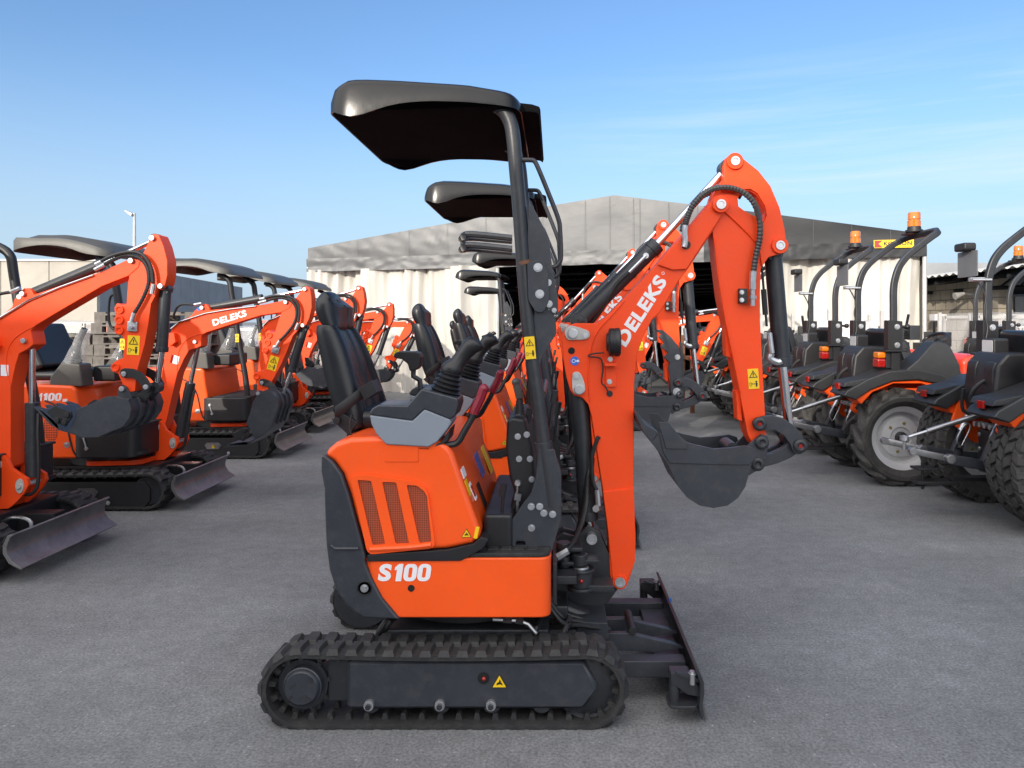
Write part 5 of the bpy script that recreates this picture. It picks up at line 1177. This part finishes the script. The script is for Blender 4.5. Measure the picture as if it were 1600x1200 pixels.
    def curt(a0, a1, name):
        nn = int((a1-a0)*28)
        MB().grid(lambda a, b: P(a0+(a1-a0)*a, .0+fold(a0+(a1-a0)*a, b*2.4), b*(zb(a0+(a1-a0)*a)+.03)), nn, 26).build(name, cm, R, ang=180)
    sl, sr = at(778), at(1150)
    curt(.03, sl, 'curtain'); curt(sr, Ln-.06, 'curtain')
    for s in (0, Ln):
        w = MB(); ww = []
        for k in range(60): t = Dp*k/59; ww.append([Vector((A.x+d.x*s+ax.x*t+d.x*.04*noise.noise((t*3,s,1)), A.y+d.y*s+ax.y*t, z)) for z in (0, zt(s)-.02)])
        q = [[w.bm.verts.new(p) for p in r] for r in ww]
        for a, b in zip(q, q[1:]): w.face([a[0],a[1],b[1],b[0]])
        w.build('side_curtain', cm, R, ang=180)
    bk = MB(); q = [bk.bm.verts.new(Vector((A.x+d.x*s+ax.x*Dp, A.y+d.y*s+ax.y*Dp, z))) for s, z in [(0,0)]+[(s,z-.02) for s, z in tops]+[(Ln,0)]]; bk.face(q)
    bk.build('back_wall', cm, R)
    # frame: posts, purlins under the roof
    fr = MB()
    for s in (.02, Ln-.02, sl, sr): fr.tube([P(s,.03,0),P(s,.03,zb(s)+.1)], .035)
    fr.build('frame_post', GALV, R)
    pu = MB()
    for k in range(1, 14):
        t = Dp*k/14
        for (sa, za), (sb, zb2) in zip(tops[::2], tops[2::2]): pu.tube([Vector((A.x+d.x*sa+ax.x*t, A.y+d.y*sa+ax.y*t, za-.12)), Vector((A.x+d.x*sb+ax.x*t, A.y+d.y*sb+ax.y*t, zb2-.12))], .04, n=4)
        for z in (2.2,1.9): pu.tube([Vector((A.x+d.x*.2+ax.x*t, A.y+d.y*.2+ax.y*t, z)), Vector((A.x+d.x*(Ln-.2)+ax.x*t, A.y+d.y*(Ln-.2)+ax.y*t, z+.25))], .03, n=4)
    pu.build('roof_truss', DARK, R)
    # shop sign on the fascia
    sa, sb = at(1363), at(1425); sg = thing('sign', 'yellow sign with black lettering and a red arrow on the grey fascia', 'sign', P(sa,.12,zz(1363,388)))
    ang = atan2(d.y, d.x); w_, h_ = sb-sa, abs(zz(1363,378)-zz(1363,390.5))
    bx = sg.location.x; by = sg.location.y; bz = sg.location.z
    b = MB().box(bx,bx+w_,by,by+.02,bz-.01,bz-.01+h_).build('board', YEL, sg, .002)
    MB().prism([(bx+.012,bz),(bx+w_*.22,bz),(bx+w_*.12,bz+h_*.46),(bx+w_*.22,bz+h_-.02),(bx+.012,bz+h_-.02)], by-.004, by).build('arrow', LENSR, b, flat=True)
    MB().text('KOPRON', (bx+w_*.25,by,bz+h_*.22), w_*.70, h_*.5, 0, 0, bold=.03, sp=1.1).build('lettering', INK, b, flat=True)
    sg.rotation_euler = (0,0,ang)
tent()

# ================================================================== warehouses, lamp post, sheds
def conc(name, col, sc, lines=1.0):
    m = mat(name, col, .85, var=.14, vs=.9, bump=.12, bs=25); return m
CONC = conc('precast_concrete', (.40,.37,.32), 1); CONCG = conc('grey_shaded_precast', (.24,.25,.265), 1)  # grey copy holds the side wall's shade in its colour; roof and shed share it
def panel_wall(mb, a, b, z, t, n, gap=.03):
    a, b = Vector(a), Vector(b); d = (b-a)/n; nn = Vector((d.y,-d.x)).normalized()
    for k in range(n):
        p, q = a+d*k+d.normalized()*gap/2, a+d*(k+1)-d.normalized()*gap/2
        f = [(p.x,p.y),(q.x,q.y),(q.x-nn.x*t,q.y-nn.y*t),(p.x-nn.x*t,p.y-nn.y*t)]; mb.prism(f, 0, z, ax='z')
wh = thing('warehouse', 'concrete panelled warehouse with a flat roof behind the left machines', 'building', (-15, 26, 0))
h = 3.45; c = W(152,0,26)
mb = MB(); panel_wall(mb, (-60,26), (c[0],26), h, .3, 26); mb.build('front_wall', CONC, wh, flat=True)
e = (W(379,0,46)[0], 46)
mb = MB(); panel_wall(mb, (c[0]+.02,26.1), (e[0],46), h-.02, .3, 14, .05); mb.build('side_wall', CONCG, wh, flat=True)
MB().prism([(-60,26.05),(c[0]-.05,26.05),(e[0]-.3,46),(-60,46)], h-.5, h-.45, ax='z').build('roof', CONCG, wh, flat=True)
MB().prism([(-60,26-.06),(c[0]+.06,26-.06),(c[0]+.06,26.3),(-60,26.3)], h, h+.06, ax='z').build('coping', GALV, wh, flat=True)
lp = thing('street_lamp', 'tall thin street lamp rising above the concrete warehouse roof', 'street lamp', V3(210,0,30)*1)
lp.location.z = 0; x = lp.location.x
MB().cyl((x,30,0),(x,30,W(0,333,30)[1]), .09, .05).build('pole', GALV, lp)
MB().prism([(x-.02,W(0,334,30)[1]),(x-.30,W(0,329,30)[1]),(x-.33,W(0,331,30)[1]),(x-.05,W(0,339,30)[1])], 29.85, 30.15).build('lamp_head', GALV, lp, .02)

# right: block wall under an overhanging roof, its gable running away from us
blk = mat('rough_block_wall', (.30,.265,.21), .9, var=.2, vs=3, bump=.8, bs=9); N, L = blk.node_tree.nodes, blk.node_tree.links
tc = N.new('ShaderNodeTexCoord'); sx = N.new('ShaderNodeSeparateXYZ'); cb = N.new('ShaderNodeCombineXYZ'); L.new(tc.outputs['Object'], sx.inputs[0]); L.new(sx.outputs[1], cb.inputs[0]); L.new(sx.outputs[2], cb.inputs[1])
br = N.new('ShaderNodeTexBrick'); br.inputs['Scale'].default_value = 1.1; br.inputs['Mortar Size'].default_value = .012; br.inputs['Color1'].default_value = (.44,.385,.30,1); br.inputs['Color2'].default_value = (.35,.31,.25,1); br.inputs['Mortar'].default_value = (.17,.15,.125,1); L.new(cb.outputs[0], br.inputs['Vector'])
nz = N.new('ShaderNodeTexNoise'); nz.inputs['Scale'].default_value = 1.3; nz.inputs['Detail'].default_value = 8; L.new(tc.outputs['Object'], nz.inputs['Vector'])
mx = N.new('ShaderNodeMix'); mx.data_type = 'RGBA'; mx.blend_type = 'MULTIPLY'; mx.inputs['Factor'].default_value = .8; L.new(br.outputs['Color'], mx.inputs[6]); L.new(nz.outputs['Fac'], mx.inputs[7])
m3 = N.new('ShaderNodeMix'); m3.data_type = 'RGBA'; m3.blend_type = 'ADD'; m3.inputs['Factor'].default_value = .5; L.new(mx.outputs[2], m3.inputs[6]); L.new(mx.outputs[2], m3.inputs[7])
L.new(m3.outputs[2], N['Principled BSDF'].inputs['Base Color'])
sh = thing('open_shed', 'rough block walled shed with an overhanging pale roof at the right', 'shed', (10, 16, 0))
ya, yb = 12.6, 22.0; xw = lambda y: 8.9
def zr_(y): return 2.12+(y-12.6)*.004
f = [(xw(14.9),14.9),(xw(24),24),(xw(24)+.3,24),(xw(14.9)+.3,14.9)]
MB().prism(f, 0, 2.2, ax='z').build('block_wall', blk, sh, flat=True)
bx = MB().box(xw(17)-.28,xw(17),16.85,17.1,1.35,1.5).build('wall_box', WHITE, sh, .01)
wl = MB().tube([(xw(15.6),15.6,1.9),(xw(15.6)-.3,15.6,1.92)], .03).cyl((xw(15.6)-.3,15.6,1.92),(xw(15.6)-.5,15.6,1.86), .03,.08).build('wall_lamp', GALV, sh)
# corrugated roof: wavy sheet sloping up to the right
cr = mat('corrugated_sheet', (.52,.50,.46), .6, var=.2, vs=1.5)
def roof(a, b):
    y = 9.5+(25-9.5)*a; x = xw(y)-.75+9*b; return Vector((x, y, 2.30+.13*9*b+.022*sin(y*2*pi/.28)))
MB().grid(roof, 560, 4).build('roof_sheet', cr, sh, ang=180)
MB().prism([(0,0),(9,1.17),(9,1.29),(0,.12)], 9.4, 9.5).xf(Matrix.Translation((xw(9.5)-.75,0,2.24))).build('fascia_board', GALV, sh, flat=True)
b = MB()
for k in range(12):
    y = 9.7+k*1.3; b.tube([(xw(y)-.6,y,2.16),(xw(y)+8,y,3.3)], .05, n=4).tube([(xw(y)-.2,y,2.0),(xw(y)+8,y,2.3)], .04, n=4)
    for j in range(8): x = xw(y)+j; b.tube([(x,y,2.0+.037*j),(x+.5,y,2.36+.13*j)], .025, n=4)
b.build('roof_truss', DARK, sh)
MB().box(9.6,10.0,9.8,10.1,0,2.4).box(13.5,13.8,9.8,10.1,0,2.8).build('post', DARK, sh)
MB().box(xw(24)+.3,22,23.7,23.9,0,3.2).build('back_wall', CONCG, sh)
sd = MB().box(12.4,20,20,20.2,0,2.0).build('white_cladding', mat('white_siding',(.66,.66,.66),.6,var=.08), sh)
MB().box(13.2,16,19.97,20.0,1.15,1.65).build('window', VOID, sd)

# unseen building placed behind the viewer to shade the near yard, pale for bounce
bb = thing('building', 'long plain unseen building placed behind the viewer, shading the near part of the yard', 'building', (0, -10, 0))
MB().box(-18,.5,-13,-10,0,6.0).build('wall', mat('pale_render',(.72,.70,.66),.9), bb); MB().box(-18.1,.6,-13.1,-9.9,6.0,6.12).build('roof', GALV, bb)

# ================================================================== pallets, crates and wrapped goods between the rows and the walls
def pallet():
    m = MB()
    for k in range(7): m.box(-.6+k*.2-.04*(k==6)*0,-.6+k*.2+.15 if k < 6 else .6+.15,-.4,.4,.122,.144)
    for y in (-.4,-.05,.30): m.box(-.6,.75,y,y+.1,.1,.122).box(-.6,.75,y,y+.1,0,.022)
    for y in (-.4,-.05,.30):
        for x in (-.6,.0,.6): m.box(x,x+.145,y,y+.1,.022,.1)
    return m.build('pallet', OLDWOOD, flat=True)
p0 = pallet(); first = True
def stack(x, y, n, word):
    global first
    for k in range(n):
        o = p0 if first else p0.copy()
        if not first: C.objects.link(o)
        first = False
        o.location = (x+random.uniform(-.03,.03), y+random.uniform(-.03,.03), k*.146); o.rotation_euler = (0,0,random.uniform(-.03,.03))
        tag(o, word, 'pallet', 'grey wooden pallets stacked behind the left row')
stack(-5.55,10.3,10,'weathered wooden pallet in the tall stack left of the raised excavator arm')
stack(-7.0,10.4,8,'weathered wooden pallet in the stack behind the bagged joysticks')
stack(-8.45,10.2,9,'weathered wooden pallet in the leftmost stack by the picture edge')
def crate(x, y, w, d, h, label, goods, gr, posts=True, wrap=True):
    R = thing('wrapped_crate', label, 'crate', (x, y, 0), gr)
    m = MB()
    for k in range(5): m.box(x-w/2+k*w/5,x-w/2+k*w/5+w/7,y-d/2,y+d/2,.1,.13)
    m.box(x-w/2,x+w/2,y-d/2,y-d/2+.1,0,.1).box(x-w/2,x+w/2,y+d/2-.1,y+d/2,0,.1); m.build('pallet_base', WOOD, R, flat=True)
    g = MB(); rd = random.Random(int(x*100+y*7))
    for k in range(9):
        a, b, c = rd.uniform(-w*.36,w*.36), rd.uniform(-d*.35,d*.35), rd.uniform(.15,h*.75); s = rd.uniform(.06,.2)
        g.prism(rnd([(x+a-s,c),(x+a+s*1.4,c+rd.uniform(-.1,.1)),(x+a+s*.8,c+s*1.3),(x+a-s*.9,c+s)],.03), y+b-s*.6, y+b+s*.6)
    g.build('machine_parts', goods, R, .01)
    g = MB()
    for k in range(7): a, b = rd.uniform(-w*.4,w*.4), rd.uniform(-d*.4,d*.4); g.tube([(x+a,y+b,.14),(x+a+rd.uniform(-.2,.2),y+b,h*.5),(x+a+rd.uniform(-.3,.3),y+b,h*rd.uniform(.6,.9))], .03, sm=3).cyl((x+a,y+b-.08,rd.uniform(.2,h*.7)),(x+a,y+b+.08,rd.uniform(.2,h*.7)), .07)
    g.build('steel_fittings', DARK, R)
    if posts:
        f = MB()
        for sx in (-1,1):
            for sy in (-1,1): f.box(x+sx*w/2-.02,x+sx*w/2+.02,y+sy*d/2-.02,y+sy*d/2+.02,.13,h)
        f.box(x-w/2,x+w/2,y-d/2-.02,y-d/2+.02,h-.04,h); f.box(x-w/2,x+w/2,y+d/2-.02,y+d/2+.02,h-.04,h); f.build('frame', RED if goods is ORANGE2 else GALV, R, flat=True)
    if wrap:
        rr = []
        pts = rnd([(x-w/2-.03,y-d/2-.03),(x+w/2+.03,y-d/2-.03),(x+w/2+.03,y+d/2+.03),(x-w/2-.03,y+d/2+.03)], .05, 3); fine = []
        for i, p in enumerate(pts):
            q = pts[(i+1)%len(pts)]; n = max(1,int(hypot(q[0]-p[0],q[1]-p[1])/.1))
            for k in range(n): fine.append((p[0]+(q[0]-p[0])*k/n, p[1]+(q[1]-p[1])*k/n))
        for k in range(9):
            z = .1+(h-.08)*k/8; rr.append([(a+.05*noise.noise((a*5,b*5,z*4)), b+.05*noise.noise((a*5,b*5,9+z*4)), z+.03*noise.noise((a*3,b*3,4))) for a, b in fine])
        rr.append([(x+(a-x)*.1,y+(b-y)*.1,h+.06) for a, b in fine])
        MB().rings(rr, False).build('plastic_wrap', WRAP, R, ang=70)
    return R
GL = 'plastic wrapped crates behind the left row'
crate(-4.1,12.6,1.4,1.0,1.35,'plastic wrapped crate of orange machine parts behind the M badge excavator boom'.replace('M badge ','second '),ORANGE2,GL)
crate(-6.3,12.2,1.5,1.0,1.28,'plastic wrapped crate of orange parts right of the bagged joysticks',ORANGE2,GL)
crate(-8.3,12.4,1.5,1.0,1.3,'plastic wrapped crate of grey parts behind the nearest left boom',GALV,GL)
crate(-5.6,14.2,1.6,1.0,1.2,'pale plastic wrapped crate close to the grey warehouse wall',WOOD,GL)
crate(-4.9,15.8,1.6,1.1,1.25,'plastic wrapped wooden crate by the left corner of the tent',WOOD,GL)
crate(-10.5,12.6,1.6,1.1,1.3,'plastic wrapped crate farthest left under the concrete wall',RED,GL)
GR = 'plastic wrapped crates in front of the shed'
for k, (x, y, hh, gd, t) in enumerate(((6.9,11.4,1.42,RED,'plastic wrapped crate of red machines beside the tent corner'),(8.3,12.2,1.45,GALV,'plastic wrapped crate of grey parts in front of the block wall'),(6.4,9.6,1.25,DARK,'plastic wrapped crate of dark parts beside the nearest roll bar'),(7.6,9.2,1.38,RED,'plastic wrapped crate of red machines under the shed roof'),(9.2,10.6,1.45,RED,'tall red framed plastic wrapped crate at the right edge'))):
    crate(x,y,1.35,.95,hh,t,gd,GR)
# steel post pallets with machine attachments in front of the tent's right half
def stillage(x, y, w, label, cover):
    R = thing('post_pallet', label, 'steel rack', (x, y, 0), 'steel post pallets in front of the tent')
    b = MB().box(x-w/2,x+w/2,y-.4,y+.4,.75,.80).box(x-w/2,x+w/2,y-.4,y-.34,.68,.75)
    for sx in (-1,1):
        for sy in (-1,1): b.box(x+sx*w/2-.03,x+sx*w/2+.03,y+sy*.4-.03,y+sy*.4+.03,0,1.12)
    b.build('base', RUST, R, .004)
    rd = random.Random(int(x*31)); p = MB()
    for sx in (-1,1):
        for sy in (-1,1): p.box(x+sx*w/2-.022,x+sx*w/2+.022,y+sy*.4-.022,y+sy*.4+.022,1.12,1.42+rd.uniform(0,.12))
    p.build('upright', GALV, R, .003)
    g = MB()
    for k in range(7):
        a = x+rd.uniform(-w*.4,w*.4); z = .8+rd.uniform(0,.3); g.prism(circ(a,z+.12,rd.uniform(.05,.13),12), y-.25, y-.25+rd.uniform(.1,.5)).tube([(a,y,z),(a+rd.uniform(-.2,.2),y-.2,z+.35)], .02).box(a-.05,a+.09,y-.3,y+.2,z,z+.2)
    g.build('attachments', DARK, R, .006)
    if cover:
        def tf(a, b):
            X_, Y_ = x-w*.48+w*.96*a, y-.45+.9*b; e = min(a,1-a,b,1-b)
            return Vector((X_, Y_, (1.08+.22*min(1,e*5)+.16*noise.noise((X_*3,Y_*3,1))) if e > .02 else .85))
        MB().grid(tf, 26, 18).build('tarpaulin', TARP, R, ang=60)
stillage(3.35,10.95,1.1,'rusty steel post pallet left of the white tarpaulin heap',False)
stillage(4.15,10.75,1.15,'rusty steel post pallet heaped under a white tarpaulin',True)
stillage(5.05,10.5,1.2,'rusty steel post pallet of black attachments at the tent corner',False)
stillage(2.5,11.2,1.0,'rusty steel post pallet behind the big excavator arm',False)
# ================================================================== camera, sun, sky
cam = bpy.data.cameras.new('camera'); co = bpy.data.objects.new('camera', cam); C.objects.link(co)
co.location = (0, 0, ZC); co.rotation_euler = (pi/2, 0, 0)
cam.sensor_width = 36; cam.lens = 36*F/1600; cam.shift_x = (800-UV)/1600; cam.shift_y = (VV-600)/1600*1.0
cam.clip_end = 3000; cam.clip_start = .05
bpy.context.scene.camera = co
EL, AZ = radians(17), radians(25)
sd = Vector((-sin(AZ)*cos(EL), -cos(AZ)*cos(EL), sin(EL)))
sl = bpy.data.lights.new('sun', 'SUN'); sl.energy = 2.0; sl.angle = radians(.55); sl.color = (1, .91, .79)
so = bpy.data.objects.new('sun', sl); C.objects.link(so); so.rotation_euler = sd.to_track_quat('Z', 'Y').to_euler()
w = bpy.data.worlds.new('World'); bpy.context.scene.world = w; w.use_nodes = True
N, L = w.node_tree.nodes, w.node_tree.links
sk = N.new('ShaderNodeTexSky'); sk.sky_type = 'NISHITA'; sk.sun_disc = False; sk.sun_elevation = EL; sk.sun_rotation = pi+AZ
sk.air_density = 1.0; sk.dust_density = 2.0; sk.ozone_density = 4.5
# thin streaks of cirrus: noise on the view direction
tc = N.new('ShaderNodeTexCoord'); mp = N.new('ShaderNodeMapping'); mp.inputs['Scale'].default_value = (.9, .9, 17); mp.inputs['Rotation'].default_value = (0, .05, 0)
L.new(tc.outputs['Generated'], mp.inputs['Vector'])
nz = N.new('ShaderNodeTexNoise'); nz.inputs['Scale'].default_value = 2.2; nz.inputs['Detail'].default_value = 7; nz.inputs['Roughness'].default_value = .6; L.new(mp.outputs[0], nz.inputs['Vector'])
mr = N.new('ShaderNodeMapRange'); mr.inputs['From Min'].default_value = .46; mr.inputs['From Max'].default_value = .8; mr.inputs['To Max'].default_value = .6; L.new(nz.outputs['Fac'], mr.inputs['Value'])
mx = N.new('ShaderNodeMix'); mx.data_type = 'RGBA'; 
# the streaks lie low on the right; a pale haze thickens towards the horizon
sx = N.new('ShaderNodeSeparateXYZ'); L.new(tc.outputs['Generated'], sx.inputs[0])
ra = N.new('ShaderNodeMapRange'); ra.interpolation_type = 'SMOOTHSTEP'; ra.inputs['From Min'].default_value = -.12; ra.inputs['From Max'].default_value = .3; L.new(sx.outputs[0], ra.inputs['Value'])
rb = N.new('ShaderNodeMapRange'); rb.interpolation_type = 'SMOOTHSTEP'; rb.inputs['From Min'].default_value = .36; rb.inputs['From Max'].default_value = .22; L.new(sx.outputs[2], rb.inputs['Value'])
k1 = N.new('ShaderNodeMath'); k1.operation = 'MULTIPLY'; L.new(ra.outputs[0], k1.inputs[0]); L.new(rb.outputs[0], k1.inputs[1])
k2 = N.new('ShaderNodeMath'); k2.operation = 'MULTIPLY'; L.new(k1.outputs[0], k2.inputs[0]); L.new(mr.outputs[0], k2.inputs[1])
hz = N.new('ShaderNodeMapRange'); hz.interpolation_type = 'SMOOTHSTEP'; hz.inputs['From Min'].default_value = .34; hz.inputs['From Max'].default_value = -.02; hz.inputs['To Max'].default_value = .85; L.new(sx.outputs[2], hz.inputs['Value'])
hm = N.new('ShaderNodeMix'); hm.data_type = 'RGBA'; L.new(hz.outputs[0], hm.inputs['Factor']); L.new(sk.outputs[0], hm.inputs[6]); hm.inputs[7].default_value = (2.4, 3.1, 3.85, 1)
L.new(k2.outputs[0], mx.inputs['Factor']); L.new(hm.outputs[2], mx.inputs[6]); mx.inputs[7].default_value = (3.4, 3.9, 4.3, 1)
# added bright glow on the unseen sun side of the sky, lifting the shade
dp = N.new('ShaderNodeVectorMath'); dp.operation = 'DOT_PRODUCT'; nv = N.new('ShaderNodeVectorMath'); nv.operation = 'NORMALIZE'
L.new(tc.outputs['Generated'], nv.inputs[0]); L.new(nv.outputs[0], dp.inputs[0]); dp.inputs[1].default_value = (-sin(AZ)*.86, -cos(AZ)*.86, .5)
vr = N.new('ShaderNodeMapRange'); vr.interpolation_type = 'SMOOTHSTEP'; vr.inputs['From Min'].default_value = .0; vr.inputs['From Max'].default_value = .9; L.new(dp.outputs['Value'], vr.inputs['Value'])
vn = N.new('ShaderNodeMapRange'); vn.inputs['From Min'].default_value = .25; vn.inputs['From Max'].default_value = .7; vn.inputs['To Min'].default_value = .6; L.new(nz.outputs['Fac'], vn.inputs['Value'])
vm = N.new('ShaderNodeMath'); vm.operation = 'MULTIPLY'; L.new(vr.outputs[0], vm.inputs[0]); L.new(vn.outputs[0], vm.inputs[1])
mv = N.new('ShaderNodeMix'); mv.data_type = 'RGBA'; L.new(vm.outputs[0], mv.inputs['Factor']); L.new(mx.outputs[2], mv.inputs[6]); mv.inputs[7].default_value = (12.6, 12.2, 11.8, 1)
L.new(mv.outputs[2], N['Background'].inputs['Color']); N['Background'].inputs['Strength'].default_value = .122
sc = bpy.context.scene
sc.view_settings.view_transform = 'Standard'; sc.view_settings.look = 'None'; sc.view_settings.gamma = 1; sc.view_settings.exposure = 1.0
sc.render.engine = 'CYCLES'; sc.cycles.use_denoising = True; sc.cycles.max_bounces = 8; sc.cycles.transparent_max_bounces = 16
sc.cycles.caustics_reflective = False; sc.cycles.caustics_refractive = False
